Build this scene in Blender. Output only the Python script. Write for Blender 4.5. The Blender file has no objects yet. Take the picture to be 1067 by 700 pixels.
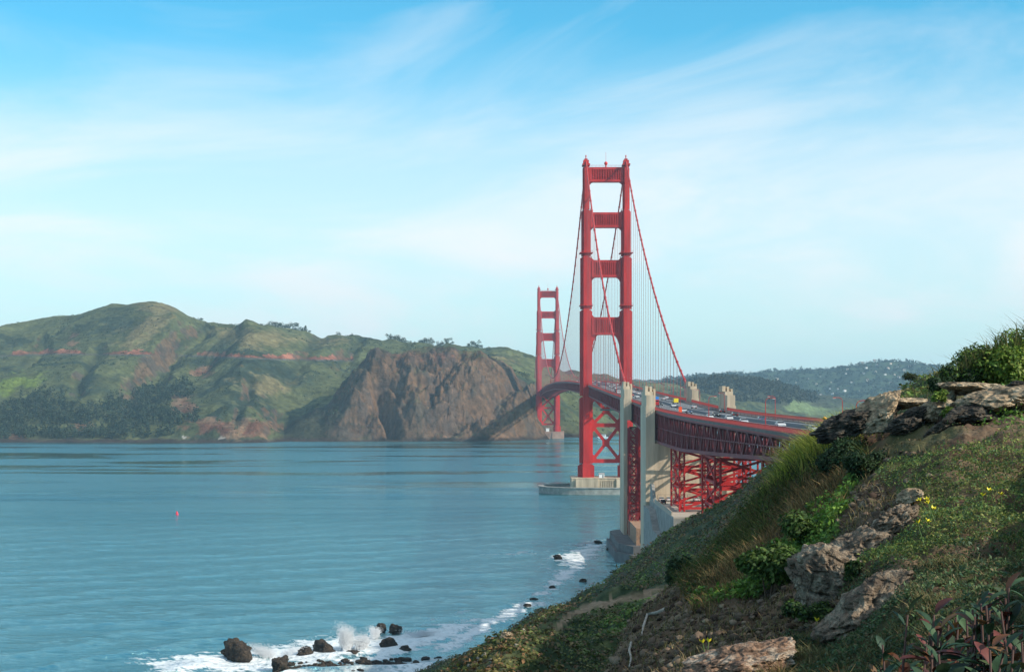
import bpy, bmesh, math, random
import numpy as np
from mathutils import Vector, Matrix, Quaternion
sc = bpy.context.scene
COL = sc.collection
R = math.radians
PI = math.pi
random.seed(7)
RG = np.random.default_rng(11)
F = 1580.0          # focal length in pixels of a 1067 px wide picture
CAMZ = 67.6

# ------------------------------------------------------------------ camera, sky, sun
cam = bpy.data.objects.new('camera', bpy.data.cameras.new('camera'))
COL.objects.link(cam)
cam.location = (0, 0, CAMZ)
cam.rotation_euler = (R(90), 0, 0)
cam.data.sensor_width = 36
cam.data.lens = F / 1067 * 36
cam.data.shift_y = 60 / 1067
cam.data.clip_start = 0.1
cam.data.clip_end = 40000
sc.camera = cam
SUN_EL, SUN_AZ = 32.0, 115.0        # azimuth clockwise from the +Y view direction
sc.view_settings.view_transform = 'Standard'
sc.view_settings.look = 'None'
sc.view_settings.exposure = 0.24
sc.view_settings.gamma = 1.0
SV = Vector((math.sin(R(SUN_AZ)) * math.cos(R(SUN_EL)), math.cos(R(SUN_AZ)) * math.cos(R(SUN_EL)), math.sin(R(SUN_EL))))
sl = bpy.data.lights.new('sun', 'SUN')
sl.energy = 5.0
sl.angle = R(0.6)
sl.color = (1.0, 0.90, 0.76)
so = bpy.data.objects.new('sun', sl)
COL.objects.link(so)
so.rotation_euler = SV.to_track_quat('Z', 'Y').to_euler()
so.location = (200, -200, 400)

W = bpy.data.worlds.new('World')
sc.world = W
W.use_nodes = True
nt = W.node_tree
nt.nodes.clear()
def wn(t, **k):
    n = nt.nodes.new(t)
    for a, b in k.items():
        setattr(n, a, b)
    return n
def wl(a, b):
    nt.links.new(a, b)
w_out = wn('ShaderNodeOutputWorld')
w_bg = wn('ShaderNodeBackground')
w_bg.inputs['Strength'].default_value = 0.122
sky = wn('ShaderNodeTexSky', sky_type='NISHITA')
sky.sun_disc = False
sky.sun_elevation = R(SUN_EL)
sky.sun_rotation = R(SUN_AZ)
sky.air_density = 1.0
sky.dust_density = 0.6
sky.ozone_density = 3.0
w_tint = wn('ShaderNodeMix', data_type='RGBA', blend_type='MULTIPLY')
w_tint.inputs['Factor'].default_value = 1.0
w_tint.inputs['B'].default_value = (0.46, 1.30, 1.34, 1)
wl(sky.outputs[0], w_tint.inputs['A'])
tc = wn('ShaderNodeTexCoord')
sep = wn('ShaderNodeSeparateXYZ')
wl(tc.outputs['Generated'], sep.inputs[0])
# high thin cloud: streaks on a cloud deck seen from below, fading to an even veil low down
def vmath(op, a, b=None):
    n = wn('ShaderNodeVectorMath', operation=op)
    wl(a, n.inputs[0])
    if b is not None:
        n.inputs[1].default_value = b
    return n.outputs[0]
def fm(op, a, b, clamp=False):
    n = wn('ShaderNodeMath', operation=op, use_clamp=clamp)
    for i, v in enumerate((a, b)):
        if isinstance(v, (int, float)):
            n.inputs[i].default_value = v
        else:
            wl(v, n.inputs[i])
    return n.outputs[0]
vr = wn('ShaderNodeVectorRotate', rotation_type='Y_AXIS')
vr.inputs['Angle'].default_value = R(7)
wl(tc.outputs['Generated'], vr.inputs['Vector'])
vs = vmath('MULTIPLY', vr.outputs[0], (3.4, 3.4, 11.0))
nz = wn('ShaderNodeTexNoise')
nz.inputs['Scale'].default_value = 1.15
nz.inputs['Detail'].default_value = 7
nz.inputs['Roughness'].default_value = 0.58
nz.inputs['Distortion'].default_value = 0.7
wl(vs, nz.inputs['Vector'])
cr = wn('ShaderNodeMapRange', interpolation_type='SMOOTHSTEP')
cr.inputs['From Min'].default_value = 0.38
cr.inputs['From Max'].default_value = 0.72
wl(nz.outputs['Fac'], cr.inputs['Value'])
# the veil: densest some 6 to 9 degrees up
veil = wn('ShaderNodeValToRGB')
els = veil.color_ramp.elements
for p, v in ((0.0, 1.0), (0.05, 1.0), (0.11, 0.95), (0.155, 0.76), (0.20, 0.34), (0.245, 0.10), (0.45, 0.15), (1.0, 0.1)):
    e = els.new(p)
    e.color = (v, v, v, 1)
els.remove(els[0]); els.remove(els[-1])
wl(sep.outputs['Z'], veil.inputs[0])
cf = fm('ADD', fm('MULTIPLY', veil.outputs[0], 0.78), fm('MULTIPLY', fm('SUBTRACT', cr.outputs[0], 0.45), 0.34), clamp=True)
w_mix = wn('ShaderNodeMix', data_type='RGBA')
wl(cf, w_mix.inputs['Factor'])
wl(w_tint.outputs['Result'], w_mix.inputs['A'])
vc = wn('ShaderNodeValToRGB')
for p, c in ((0.0, (5.7, 6.1, 6.6)), (0.10, (6.9, 7.1, 7.2)), (0.25, (7.0, 7.2, 7.3))):
    e = vc.color_ramp.elements.new(p)
    e.color = (c[0] / 8, c[1] / 8, c[2] / 8, 1)
vc.color_ramp.elements.remove(vc.color_ramp.elements[0]); vc.color_ramp.elements.remove(vc.color_ramp.elements[-1])
wl(sep.outputs['Z'], vc.inputs[0])
vcs = vmath('SCALE', vc.outputs[0])
nt.nodes[-1].inputs['Scale'].default_value = 8.0
wl(vcs, w_mix.inputs['B'])
wl(w_mix.outputs['Result'], w_bg.inputs['Color'])
wl(w_bg.outputs[0], w_out.inputs['Surface'])
sc.cycles.volume_bounces = 0
sc.cycles.max_bounces = 6
sc.cycles.use_denoising = True

# ------------------------------------------------------------------ noise
def _h(ix, iy, iz, seed):
    h = (ix.astype(np.int64) * 374761393 + iy.astype(np.int64) * 668265263 + iz.astype(np.int64) * 2147483647 + seed * 974634777) & 0xFFFFFFFF
    h = ((h ^ (h >> 13)) * 1274126177) & 0xFFFFFFFF
    h = ((h ^ (h >> 16)) * 2246822519) & 0xFFFFFFFF
    return (h ^ (h >> 15)) & 0xFFFFFFFF
def n2(x, y, seed=0):
    x = np.asarray(x, float); y = np.asarray(y, float)
    ix = np.floor(x); iy = np.floor(y); fx = x - ix; fy = y - iy
    u = fx * fx * fx * (fx * (fx * 6 - 15) + 10); v = fy * fy * fy * (fy * (fy * 6 - 15) + 10)
    z0 = np.zeros_like(ix)
    def g(dx, dy):
        a = _h(ix + dx, iy + dy, z0, seed) * (2 * PI / 4294967296.0)
        return np.cos(a) * (fx - dx) + np.sin(a) * (fy - dy)
    a = g(0, 0); b = g(1, 0); c = g(0, 1); d = g(1, 1)
    return ((a + (b - a) * u) * (1 - v) + (c + (d - c) * u) * v) * 1.5
def n3(p, seed=0):
    ip = np.floor(p); f = p - ip
    u = f * f * (3 - 2 * f)
    r = 0
    for dx in (0, 1):
        for dy in (0, 1):
            for dz in (0, 1):
                val = _h(ip[:, 0] + dx, ip[:, 1] + dy, ip[:, 2] + dz, seed) / 2147483648.0 - 1
                w = (u[:, 0] if dx else 1 - u[:, 0]) * (u[:, 1] if dy else 1 - u[:, 1]) * (u[:, 2] if dz else 1 - u[:, 2])
                r = r + val * w
    return r
def fbm(x, y, octv=5, seed=0, gain=0.5, ridge=False):
    r = 0; a = 1.0; s = 1.0
    for k in range(octv):
        v = n2(x * s + 13.7 * k, y * s - 7.1 * k, seed + k)
        r = r + a * ((1 - 2 * np.abs(v)) if ridge else v)
        a *= gain; s *= 2.03
    return r
def fbm3(p, octv=4, seed=0, gain=0.5):
    r = 0; a = 1.0; s = 1.0
    for k in range(octv):
        r = r + a * n3(p * s + 5.3 * k, seed + k)
        a *= gain; s *= 2.03
    return r
def sstep(a, b, x):
    t = np.clip((x - a) / (b - a), 0, 1)
    return t * t * (3 - 2 * t)
def at(x, y, d):
    """a point from a position in the photograph and its distance"""
    return ((x - 533) * d / F, d, CAMZ - (y - 410) * d / F)
def px(X, Y, Z):
    return 533 + F * X / Y, 410 - F * (Z - CAMZ) / Y

# ------------------------------------------------------------------ materials
MATS = {}
def mat(name, color=(0.5, 0.5, 0.5), rough=0.7, metal=0.0, var=0.0, vscale=1.0, bump=0.0, bscale=None, attr=False, spec=0.3, detail=5, trans=0.0, stretch=None):
    if name in MATS:
        return MATS[name]
    m = bpy.data.materials.new(name)
    m.use_nodes = True
    n = m.node_tree.nodes; l = m.node_tree.links
    b = n['Principled BSDF']
    b.inputs['Roughness'].default_value = rough
    b.inputs['Metallic'].default_value = metal
    b.inputs['Specular IOR Level'].default_value = spec
    tcn = n.new('ShaderNodeTexCoord')
    vec = tcn.outputs['Object']
    if stretch:
        mp = n.new('ShaderNodeMapping'); mp.inputs['Scale'].default_value = stretch
        l.new(vec, mp.inputs[0]); vec = mp.outputs[0]
    src = None
    if attr:
        a = n.new('ShaderNodeAttribute'); a.attribute_name = 'col'; src = a.outputs['Color']
    if var > 0:
        no = n.new('ShaderNodeTexNoise'); no.inputs['Scale'].default_value = vscale; no.inputs['Detail'].default_value = detail; no.inputs['Roughness'].default_value = 0.6
        l.new(vec, no.inputs['Vector'])
        mr = n.new('ShaderNodeMapRange'); mr.inputs['From Min'].default_value = 0.3; mr.inputs['From Max'].default_value = 0.7
        mr.inputs['To Min'].default_value = 1 - var; mr.inputs['To Max'].default_value = 1 + var
        l.new(no.outputs['Fac'], mr.inputs['Value'])
        mx = n.new('ShaderNodeVectorMath'); mx.operation = 'SCALE'
        if src:
            l.new(src, mx.inputs[0])
        else:
            mx.inputs[0].default_value = color
        l.new(mr.outputs[0], mx.inputs['Scale'])
        src = mx.outputs[0]
    if src:
        l.new(src, b.inputs['Base Color'])
    else:
        b.inputs['Base Color'].default_value = (*color, 1)
    if bump > 0:
        nb = n.new('ShaderNodeTexNoise'); nb.inputs['Scale'].default_value = bscale or vscale * 3; nb.inputs['Detail'].default_value = 6
        l.new(vec, nb.inputs['Vector'])
        bp = n.new('ShaderNodeBump'); bp.inputs['Strength'].default_value = bump
        bp.inputs['Distance'].default_value = 0.6 / (bscale or vscale * 3)
        l.new(nb.outputs['Fac'], bp.inputs['Height']); l.new(bp.outputs[0], b.inputs['Normal'])
    if trans > 0:
        tr = n.new('ShaderNodeBsdfTranslucent'); ms = n.new('ShaderNodeMixShader'); ms.inputs[0].default_value = trans
        if src:
            l.new(src, tr.inputs['Color'])
        l.new(b.outputs[0], ms.inputs[1]); l.new(tr.outputs[0], ms.inputs[2])
        l.new(ms.outputs[0], n['Material Output'].inputs['Surface'])
    MATS[name] = m
    return m
RED = mat('bridge_red', (0.46, 0.024, 0.022), 0.5, var=0.28, vscale=0.16, stretch=(1, 1, 0.3))
REDD = mat('bridge_red_weathered', (0.27, 0.026, 0.030), 0.6, var=0.3, vscale=0.2)
STEEL = mat('bridge_truss_paint', (0.20, 0.034, 0.040), 0.6, var=0.3, vscale=0.15)
CONC = mat('pylon_concrete', (0.50, 0.40, 0.29), 0.85, var=0.34, vscale=0.35, bump=0.2, bscale=2, stretch=(1, 1, 0.1))
CONCG = mat('grey_concrete', (0.26, 0.25, 0.23), 0.85, var=0.3, vscale=0.3, bump=0.2, bscale=1.5)
ASPH = mat('asphalt', (0.055, 0.055, 0.058), 0.85, var=0.2, vscale=0.3)
ROADL = mat('bridge_roadway', (0.13, 0.13, 0.135), 0.8, var=0.2, vscale=0.2)
PAINT = mat('white_road_paint', (0.75, 0.75, 0.72), 0.6)
LAMPM = mat('lamp_post_red', (0.42, 0.04, 0.04), 0.5)
GLASSD = mat('dark_glass', (0.02, 0.025, 0.03), 0.12, spec=0.6)
TYRE = mat('black_rubber', (0.02, 0.02, 0.02), 0.8)
WHITE = mat('white_paint', (0.75, 0.76, 0.76), 0.4)
LENS = mat('lamp_glass', (0.75, 0.75, 0.7), 0.3)

# ------------------------------------------------------------------ mesh helpers
def tag(o, label=None, cat=None, group=None, kind=None):
    if label: o['label'] = label
    if cat: o['category'] = cat
    if group: o['group'] = group
    if kind: o['kind'] = kind
    return o
def link(name, me, m=None, parent=None, smooth=False):
    o = bpy.data.objects.new(name, me)
    COL.objects.link(o)
    if m is not None:
        me.materials.append(m)
    if parent is not None:
        o.parent = parent
    if smooth:
        me.polygons.foreach_set('use_smooth', np.ones(len(me.polygons), bool))
    return o
def empty(name, loc=(0, 0, 0), rz=0.0):
    o = bpy.data.objects.new(name, None)
    o.location = loc; o.rotation_euler = (0, 0, rz); o.empty_display_size = 0.5
    COL.objects.link(o)
    return o
def raw_mesh(name, V, Fc, col=None):
    V = np.asarray(V, np.float32); Fc = np.asarray(Fc, np.int32)
    me = bpy.data.meshes.new(name)
    k = Fc.shape[1]
    me.vertices.add(len(V)); me.vertices.foreach_set('co', V.ravel())
    me.loops.add(Fc.size); me.loops.foreach_set('vertex_index', Fc.ravel())
    me.polygons.add(len(Fc)); me.polygons.foreach_set('loop_start', np.arange(0, Fc.size, k, dtype=np.int32))
    me.polygons.foreach_set('loop_total', np.full(len(Fc), k, np.int32))
    if col is not None:
        a = me.color_attributes.new('col', 'FLOAT_COLOR', 'POINT')
        c = np.ones((len(V), 4), np.float32); c[:, :3] = col
        a.data.foreach_set('color', c.ravel())
    me.update(calc_edges=True)
    return me
class MB:
    def __init__(s): s.v = []; s.f = []
    def _add(s, vs, fs):
        n = len(s.v); s.v.extend(vs); s.f.extend([tuple(i + n for i in f) for f in fs])
    def box(s, x0, x1, y0, y1, z0, z1):
        s._add([(x0, y0, z0), (x1, y0, z0), (x1, y1, z0), (x0, y1, z0), (x0, y0, z1), (x1, y0, z1), (x1, y1, z1), (x0, y1, z1)],
               [(0, 3, 2, 1), (4, 5, 6, 7), (0, 1, 5, 4), (1, 2, 6, 5), (2, 3, 7, 6), (3, 0, 4, 7)])
        return s
    def bar(s, a, b, w, h=None, up=(0, 0, 1)):
        a = Vector(a); b = Vector(b); h = h or w
        d = (b - a)
        if d.length < 1e-6: return s
        d.normalize(); u = Vector(up)
        if abs(d.dot(u)) > 0.98: u = Vector((0, 1, 0))
        sd = d.cross(u).normalized(); u = sd.cross(d).normalized()
        vs = []
        for p in (a, b):
            for i, j in ((-1, -1), (1, -1), (1, 1), (-1, 1)):
                vs.append(tuple(p + sd * (i * w / 2) + u * (j * h / 2)))
        s._add(vs, [(0, 3, 2, 1), (4, 5, 6, 7), (0, 1, 5, 4), (1, 2, 6, 5), (2, 3, 7, 6), (3, 0, 4, 7)])
        return s
    def tube(s, pts, r, n=8, cap=True):
        pts = [Vector(p) for p in pts]
        rs = r if isinstance(r, (list, tuple)) else [r] * len(pts)
        rings = []
        for i, p in enumerate(pts):
            d = (pts[min(i + 1, len(pts) - 1)] - pts[max(i - 1, 0)]).normalized()
            u = Vector((0, 0, 1)) if abs(d.z) < 0.95 else Vector((0, 1, 0))
            sd = d.cross(u).normalized(); u = sd.cross(d)
            rings.append([tuple(p + (sd * math.cos(2 * PI * k / n) + u * math.sin(2 * PI * k / n)) * rs[i]) for k in range(n)])
        vs = [v for rg in rings for v in rg]
        fs = []
        for i in range(len(pts) - 1):
            for k in range(n):
                a = i * n + k; b = i * n + (k + 1) % n
                fs.append((a, b, b + n, a + n))
        if cap:
            fs.append(tuple(range(n - 1, -1, -1))); fs.append(tuple((len(pts) - 1) * n + k for k in range(n)))
        s._add(vs, fs)
        return s
    def prism(s, poly, axis, c0, c1):
        """extrude a 2D outline along axis x, y or z"""
        def mk(p, c):
            return {'x': (c, p[0], p[1]), 'y': (p[0], c, p[1]), 'z': (p[0], p[1], c)}[axis]
        n = len(poly)
        vs = [mk(p, c0) for p in poly] + [mk(p, c1) for p in poly]
        fs = [tuple(range(n)), tuple(range(2 * n - 1, n - 1, -1))]
        for i in range(n):
            j = (i + 1) % n
            fs.append((i, i + n, j + n, j))
        s._add(vs, fs)
        return s
    def build(s, name, m=None, parent=None, smooth=False, bevel=0.0):
        me = bpy.data.meshes.new(name)
        me.from_pydata(s.v, [], s.f)
        bm = bmesh.new(); bm.from_mesh(me)
        bmesh.ops.recalc_face_normals(bm, faces=bm.faces)
        bm.to_mesh(me); bm.free()
        o = link(name, me, m, parent, smooth)
        if bevel > 0:
            bv = o.modifiers.new('bevel', 'BEVEL'); bv.width = bevel; bv.segments = 2; bv.limit_method = 'ANGLE'
        return o
def copy_tree(o, parent=None):
    c = o.copy(); COL.objects.link(c); c.parent = parent
    for ch in list(o.children):
        copy_tree(ch, c)
    return c

# ------------------------------------------------------------------ thin plate interpolation of control points
def tps_fit(P, w, lam=1e-4):
    P = np.asarray(P, float); w = np.asarray(w, float); n = len(P)
    d2 = ((P[:, None] - P[None]) ** 2).sum(-1)
    K = 0.5 * d2 * np.log(d2 + 1e-12) + lam * np.eye(n)
    A = np.zeros((n + 3, n + 3)); A[:n, :n] = K; A[:n, n] = 1; A[:n, n + 1:] = P; A[n, :n] = 1; A[n + 1:, :n] = P.T
    s = np.linalg.solve(A, np.concatenate([w, np.zeros(3)]))
    return P, s
def tps_eval(fit, Q):
    P, s = fit; n = len(P); out = np.empty(len(Q))
    for i in range(0, len(Q), 20000):
        q = Q[i:i + 20000]
        d2 = ((q[:, None] - P[None]) ** 2).sum(-1)
        out[i:i + 20000] = (0.5 * d2 * np.log(d2 + 1e-12)) @ s[:n] + s[n] + q @ s[n + 1:]
    return out
def pw(tab, x):
    xs = [t[0] for t in tab]; ys = [t[1] for t in tab]
    return np.interp(x, xs, ys)
#@@TERRAIN
# ------------------------------------------------------------------ south shore land (one sheet round the camera)
cols = {
 1140: [(3, 1180), (6, 700), (9, 560), (12, 480), (15, 435), (18, 405), (24, 360), (40, 350), (100, 350), (200, 370), (400, 410), (560, 440)],
 1067: [(3, 1230), (6, 760), (8, 655), (10, 588), (13, 510), (15, 455), (17, 430), (20, 406), (24, 380), (40, 372), (100, 390), (200, 420), (400, 450), (560, 470)],
 1000: [(3, 1250), (6, 800), (8, 668), (10, 598), (13, 518), (15, 465), (17, 440), (19, 424), (22, 408), (30, 412), (45, 430), (88, 402), (120, 420), (250, 480), (450, 480)],
 950: [(8, 686), (10, 610), (13, 530), (16, 470), (18, 444), (20, 432), (26, 450), (40, 470), (65, 425), (88, 411), (120, 430), (200, 490)],
 900: [(3, 1280), (6, 830), (9, 690), (11, 620), (14, 540), (17, 484), (19.5, 450), (25, 462), (40, 540), (90, 455), (130, 470), (250, 490), (450, 495)],
 850: [(10, 690), (12, 640), (15, 560), (18, 502), (21, 470), (26, 500), (40, 620), (100, 600), (160, 530), (260, 484), (310, 480), (450, 500)],
 800: [(3, 1300), (6, 850), (10, 697), (13, 640), (16, 583), (20, 520), (25, 565), (40, 700), (80, 640), (150, 565), (220, 522), (280, 498), (310, 491), (400, 506), (480, 520)],
 750: [(11, 692), (14, 642), (17, 594), (20, 567), (25, 625), (40, 760), (80, 640), (200, 575), (300, 540), (355, 521), (430, 534)],
 700: [(3, 1330), (7, 850), (12, 692), (15, 655), (19, 617), (24, 690), (40, 800), (75, 650), (105, 620), (135, 606), (180, 640), (250, 588), (320, 562), (380, 548), (450, 558)],
 650: [(14, 705), (17, 672), (18, 662), (22, 750), (40, 860), (70, 680), (100, 638), (130, 617), (180, 650), (250, 630), (350, 603), (425, 588), (455, 612)],
 600: [(3, 1380), (7, 900), (12, 790), (16, 760), (22, 880), (40, 840), (60, 700), (90, 652), (110, 636), (160, 680), (250, 655), (340, 634), (400, 619), (440, 652)],
 560: [(25, 900), (40, 800), (55, 702), (80, 662), (97, 650), (150, 700), (260, 670), (330, 648), (372, 630), (418, 668)],
 520: [(12, 900), (40, 780), (50, 705), (65, 682), (78, 678), (120, 730), (250, 695), (340, 658), (395, 682)],
 470: [(3, 1420), (25, 960), (50, 730), (62, 712), (100, 760), (200, 745), (300, 706), (355, 688), (385, 696)],
 400: [(12, 950), (50, 790), (100, 790), (250, 745), (330, 712), (352, 709), (380, 703)],
 300: [(3, 1450), (12, 1000), (60, 850), (200, 780), (300, 738), (340, 724), (365, 710)],
 150: [(12, 1050), (100, 850), (250, 780), (300, 764), (335, 738)],
 0: [(3, 1500), (12, 1100), (60, 950), (180, 830), (240, 850), (300, 790)],
}
P, Wv = [], []
def addc(X, Y, Z):
    r = math.hypot(X, Y)
    P.append((6 * math.atan2(X, Y), math.log(r + 1))); Wv.append((Z - CAMZ) / (r + 4))
for cx_, lst in cols.items():
    for d, y in lst:
        addc(*at(cx_, y, d))
# sea bed beyond the shore, land to the right, behind and left
for X, Y, Z in [(-60, 450, -9), (0, 470, -7), (30, 520, -6), (40, 560, -6), (-150, 420, -10), (46, 700, -8), (0, 700, -14), (-200, 700, -16), (60, 740, -10), (130, 760, -10), (300, 760, -9),
                (0, 1000, -20), (300, 1000, -20), (-500, 800, -20), (62, 600, 3), (62, 660, 3), (100, 640, 4), (62, 500, 24), (80, 440, 34), (62, 560, 12), (100, 560, 20), (160, 640, 6), (250, 600, 8),
                (20, 5, 69.5), (40, 5, 73), (80, 20, 78), (150, 80, 70), (250, 200, 45), (300, 400, 20), (20, -10, 69), (60, -30, 74), (5, -5, 66.3), (0, -12, 66.3), (0, -40, 70), (-8, -5, 63), (-20, -10, 52), (-60, -20, 24), (-110, 0, 0),
                (-20, 6, 54), (-60, 20, 20), (-100, 60, 0), (-130, 120, -2), (-130, 200, -4), (-250, 0, -12), (-300, 200, -14), (40, -100, 78), (-60, -120, 30), (-160, -120, -2), (100, -200, 80), (0, -2, 66), (3, -1, 66.6), (200, -50, 74), (-60, 80, 12), (-70, 150, 8), (0.0, 1.2, 65.9)]:
    addc(X, Y, Z)
fit_s = tps_fit(P, Wv, 2e-4)
th = np.concatenate([np.arange(-180, -24, 3.0), np.arange(-24, -4, 0.25), np.arange(-4, 21.2, 0.055), np.arange(21.2, 40, 0.5), np.arange(40, 180.1, 3.0)])
th[-1] = 180
thr = np.radians(th)
rr = np.exp(np.linspace(math.log(0.9), math.log(1300), 760))
TH, RR = np.meshgrid(thr, rr, indexing='ij')
# smooth part on a coarse grid, then interpolated (fast)
cth = np.radians(np.concatenate([np.arange(-180, -24, 6.0), np.arange(-24, 24, 0.4), np.arange(24, 181, 6.0)])); cth[-1] = PI
crr = np.linspace(math.log(0.9), math.log(1300), 240)
A1, B1 = np.meshgrid(cth, crr, indexing='ij')
Q = np.stack([6 * A1.ravel(), np.log(np.exp(B1.ravel()) + 1)], 1)
cz = tps_eval(fit_s, Q).reshape(A1.shape)
def bil(th_, lr_):
    i = np.clip(np.searchsorted(cth, th_) - 1, 0, len(cth) - 2); fi = (th_ - cth[i]) / (cth[i + 1] - cth[i])
    jf = (lr_ - crr[0]) / (crr[1] - crr[0]); j = np.clip(np.floor(jf).astype(int), 0, len(crr) - 2); fj = np.clip(jf - j, 0, 1)
    return (cz[i, j] * (1 - fi) + cz[i + 1, j] * fi) * (1 - fj) + (cz[i, j + 1] * (1 - fi) + cz[i + 1, j + 1] * fi) * fj
def land(X, Y, detail=True):
    X = np.asarray(X, float); Y = np.asarray(Y, float)
    r = np.hypot(X, Y); t = np.arctan2(X, Y)
    w = bil(t, np.log(np.maximum(r, 0.9)))
    Z = CAMZ + w * (r + 4)
    if detail:
        # near relief in scale with the distance bands
        nr = 1 - sstep(28, 45, r)
        Z = Z + nr * (0.10 * fbm(X * 0.9, Y * 0.9, 3, 3) + 0.05 * fbm(X * 3.1, Y * 3.1, 4, 5, 0.55)) * sstep(1.5, 6, r)
        md = sstep(35, 60, r) * (1 - sstep(170, 230, r))
        Z = Z + md * (0.9 * fbm(X * 0.12, Y * 0.12, 6, 9, 0.55))
        fr = sstep(150, 230, r)
        rel = fbm(X * 0.02 + 0.3 * fbm(X * 0.01, Y * 0.01, 2, 2), Y * 0.02, 6, 15, 0.52, True) - 0.6
        Z = Z + fr * np.clip((Z + 4) / 14, 0.15, 1) * 1.6 * rel
        Z = Z - 2.4 * sstep(280, 350, r) * (X < 60) * sstep(7, 15, Z)
    return Z
Xs = RR * np.sin(TH); Ys = RR * np.cos(TH)
Zs = land(Xs.ravel(), Ys.ravel()).reshape(TH.shape)
Zs = np.maximum(Zs, -25)
# slopes for colouring
X, Y, Z = Xs.ravel(), Ys.ravel(), Zs.ravel()
gz = np.gradient(Zs, axis=1) / np.gradient(RR, axis=1)
gt = np.gradient(Zs, axis=0) / (np.maximum(RR, 1) * np.gradient(TH, axis=0))
slope = np.hypot(gz, gt).ravel()
r_ = RR.ravel()
def mixc(a, b, f):
    return a * (1 - f[:, None]) + b * f[:, None]
def C(*c):
    return np.array(c, float)[None]
soil = C(0.085, 0.053, 0.034); rub = C(0.16, 0.11, 0.07); grn = C(0.060, 0.085, 0.028); dgr = C(0.030, 0.048, 0.022); tan = C(0.17, 0.125, 0.08); wet = C(0.035, 0.031, 0.027)
nA = fbm(X * 1.3, Y * 1.3, 5, 21); nB = fbm(X * 6, Y * 6, 4, 31)
c_near = mixc(mixc(soil, rub, sstep(-0.3, 0.6, nA + 0.5 * nB)), grn * 0.8, sstep(0.0, 0.5, fbm(X * 0.8, Y * 0.8, 4, 41)) * 0.6)
nC = fbm(X * 0.05, Y * 0.05, 6, 51, 0.6); nD = fbm(X * 0.25, Y * 0.25, 5, 61, 0.6)
c_far = mixc(dgr, grn * 1.3, sstep(-0.1, 0.6, nC + 0.4 * nD))
c_far = mixc(c_far, C(0.13, 0.13, 0.06), sstep(0.25, 0.7, nD - 0.3 * nC) * 0.6)
c_far = mixc(c_far, C(0.085, 0.058, 0.042), sstep(0.85, 1.15, slope + 0.25 * nD) * 0.9)
c_far = mixc(c_far, wet, 1 - sstep(3, 9, Z + 2 * nD))
fn = sstep(25, 45, r_)
col = mixc(c_near, c_far, fn)
# sandy walking path on the middle terrace
ppx, ppy = px(X, np.maximum(Y, 1), Z)
pathy = np.interp(ppx, [560, 590, 620, 650, 690], [668, 640, 628, 622, 612])
onp = (np.abs(ppy - pathy - 3 - 2 * nD) < 4.0) & (r_ > 60) & (r_ < 150) & (ppx > 575) & (ppx < 700) & (Y > 0)
col[onp] = C(0.24, 0.17, 0.11)
na, nr_ = TH.shape
ii, jj = np.meshgrid(np.arange(na - 1), np.arange(nr_ - 1), indexing='ij')
q = (ii * nr_ + jj).ravel()
Fq = np.stack([q, q + nr_, q + nr_ + 1, q + 1], 1)[:, ::-1]
me = raw_mesh('headland_ground', np.stack([X, Y, Z], 1), Fq, col)
LANDM = mat('coastal_soil', rough=0.95, var=0.35, vscale=2.2, bump=0.7, bscale=9, attr=True, spec=0.1, detail=8)
o = link('headland_ground', me, LANDM, smooth=True); tag(o, kind='structure')

# ------------------------------------------------------------------ north shore hills and the distant right hills
def hills(name, ctl, extra, dmin, dmax, x0, x1, nx, ny, relief, colour, m, lam=1e-4):
    P, w = [], []
    for cx_, lst in ctl.items():
        for d, y in lst:
            P.append(((cx_ - 533) / F * 6, d / 1000.0 * 2)); w.append((410 - y) * d / F + CAMZ)
    for e in extra:
        P.append((e[0] / e[1] * 6, e[1] / 1000 * 2)); w.append(e[2])
    fit = tps_fit(P, np.array(w) / 100, lam)
    tt = np.linspace((x0 - 533) / F, (x1 - 533) / F, nx); dd = np.linspace(dmin, dmax, ny)
    T, D = np.meshgrid(tt, dd, indexing='ij')
    ct = np.linspace(tt[0], tt[-1], 140); cd = np.linspace(dmin, dmax, 70)
    A, B = np.meshgrid(ct, cd, indexing='ij')
    zc = tps_eval(fit, np.stack([6 * A.ravel(), B.ravel() / 500], 1)).reshape(A.shape) * 100
    fi = (T - ct[0]) / (ct[1] - ct[0]); i = np.clip(fi.astype(int), 0, len(ct) - 2); fi = fi - i
    fj = (D - cd[0]) / (cd[1] - cd[0]); j = np.clip(fj.astype(int), 0, len(cd) - 2); fj = fj - j
    Z = (zc[i, j] * (1 - fi) + zc[i + 1, j] * fi) * (1 - fj) + (zc[i, j + 1] * (1 - fi) + zc[i + 1, j + 1] * fi) * fj
    X = T * D
    Z = relief(X, D, Z, T)
    Z = np.maximum(Z, -30)
    sx = np.gradient(Z, axis=0) / np.gradient(X, axis=0); sy = np.gradient(Z, axis=1) / np.gradient(D, axis=1)
    cv = colour(X.ravel(), D.ravel(), Z.ravel(), np.hypot(sx, sy).ravel())
    ii, jj = np.meshgrid(np.arange(nx - 1), np.arange(ny - 1), indexing='ij')
    q = (ii * ny + jj).ravel()
    Fq = np.stack([q, q + ny, q + ny + 1, q + 1], 1)
    me = raw_mesh(name, np.stack([X.ravel(), D.ravel(), Z.ravel()], 1), Fq, cv)
    o = link(name, me, m, smooth=True); tag(o, kind='structure')
    def height(x, y):
        t = x / y
        a = int(np.clip((t - tt[0]) / (tt[1] - tt[0]), 0, nx - 2)); b = int(np.clip((y - dmin) / (dd[1] - dd[0]), 0, ny - 2))
        return float(Z[a, b])
    return height, (T, D, X, Z)
S = lambda d: 410 + F * CAMZ / d      # image row of the water at distance d
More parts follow.
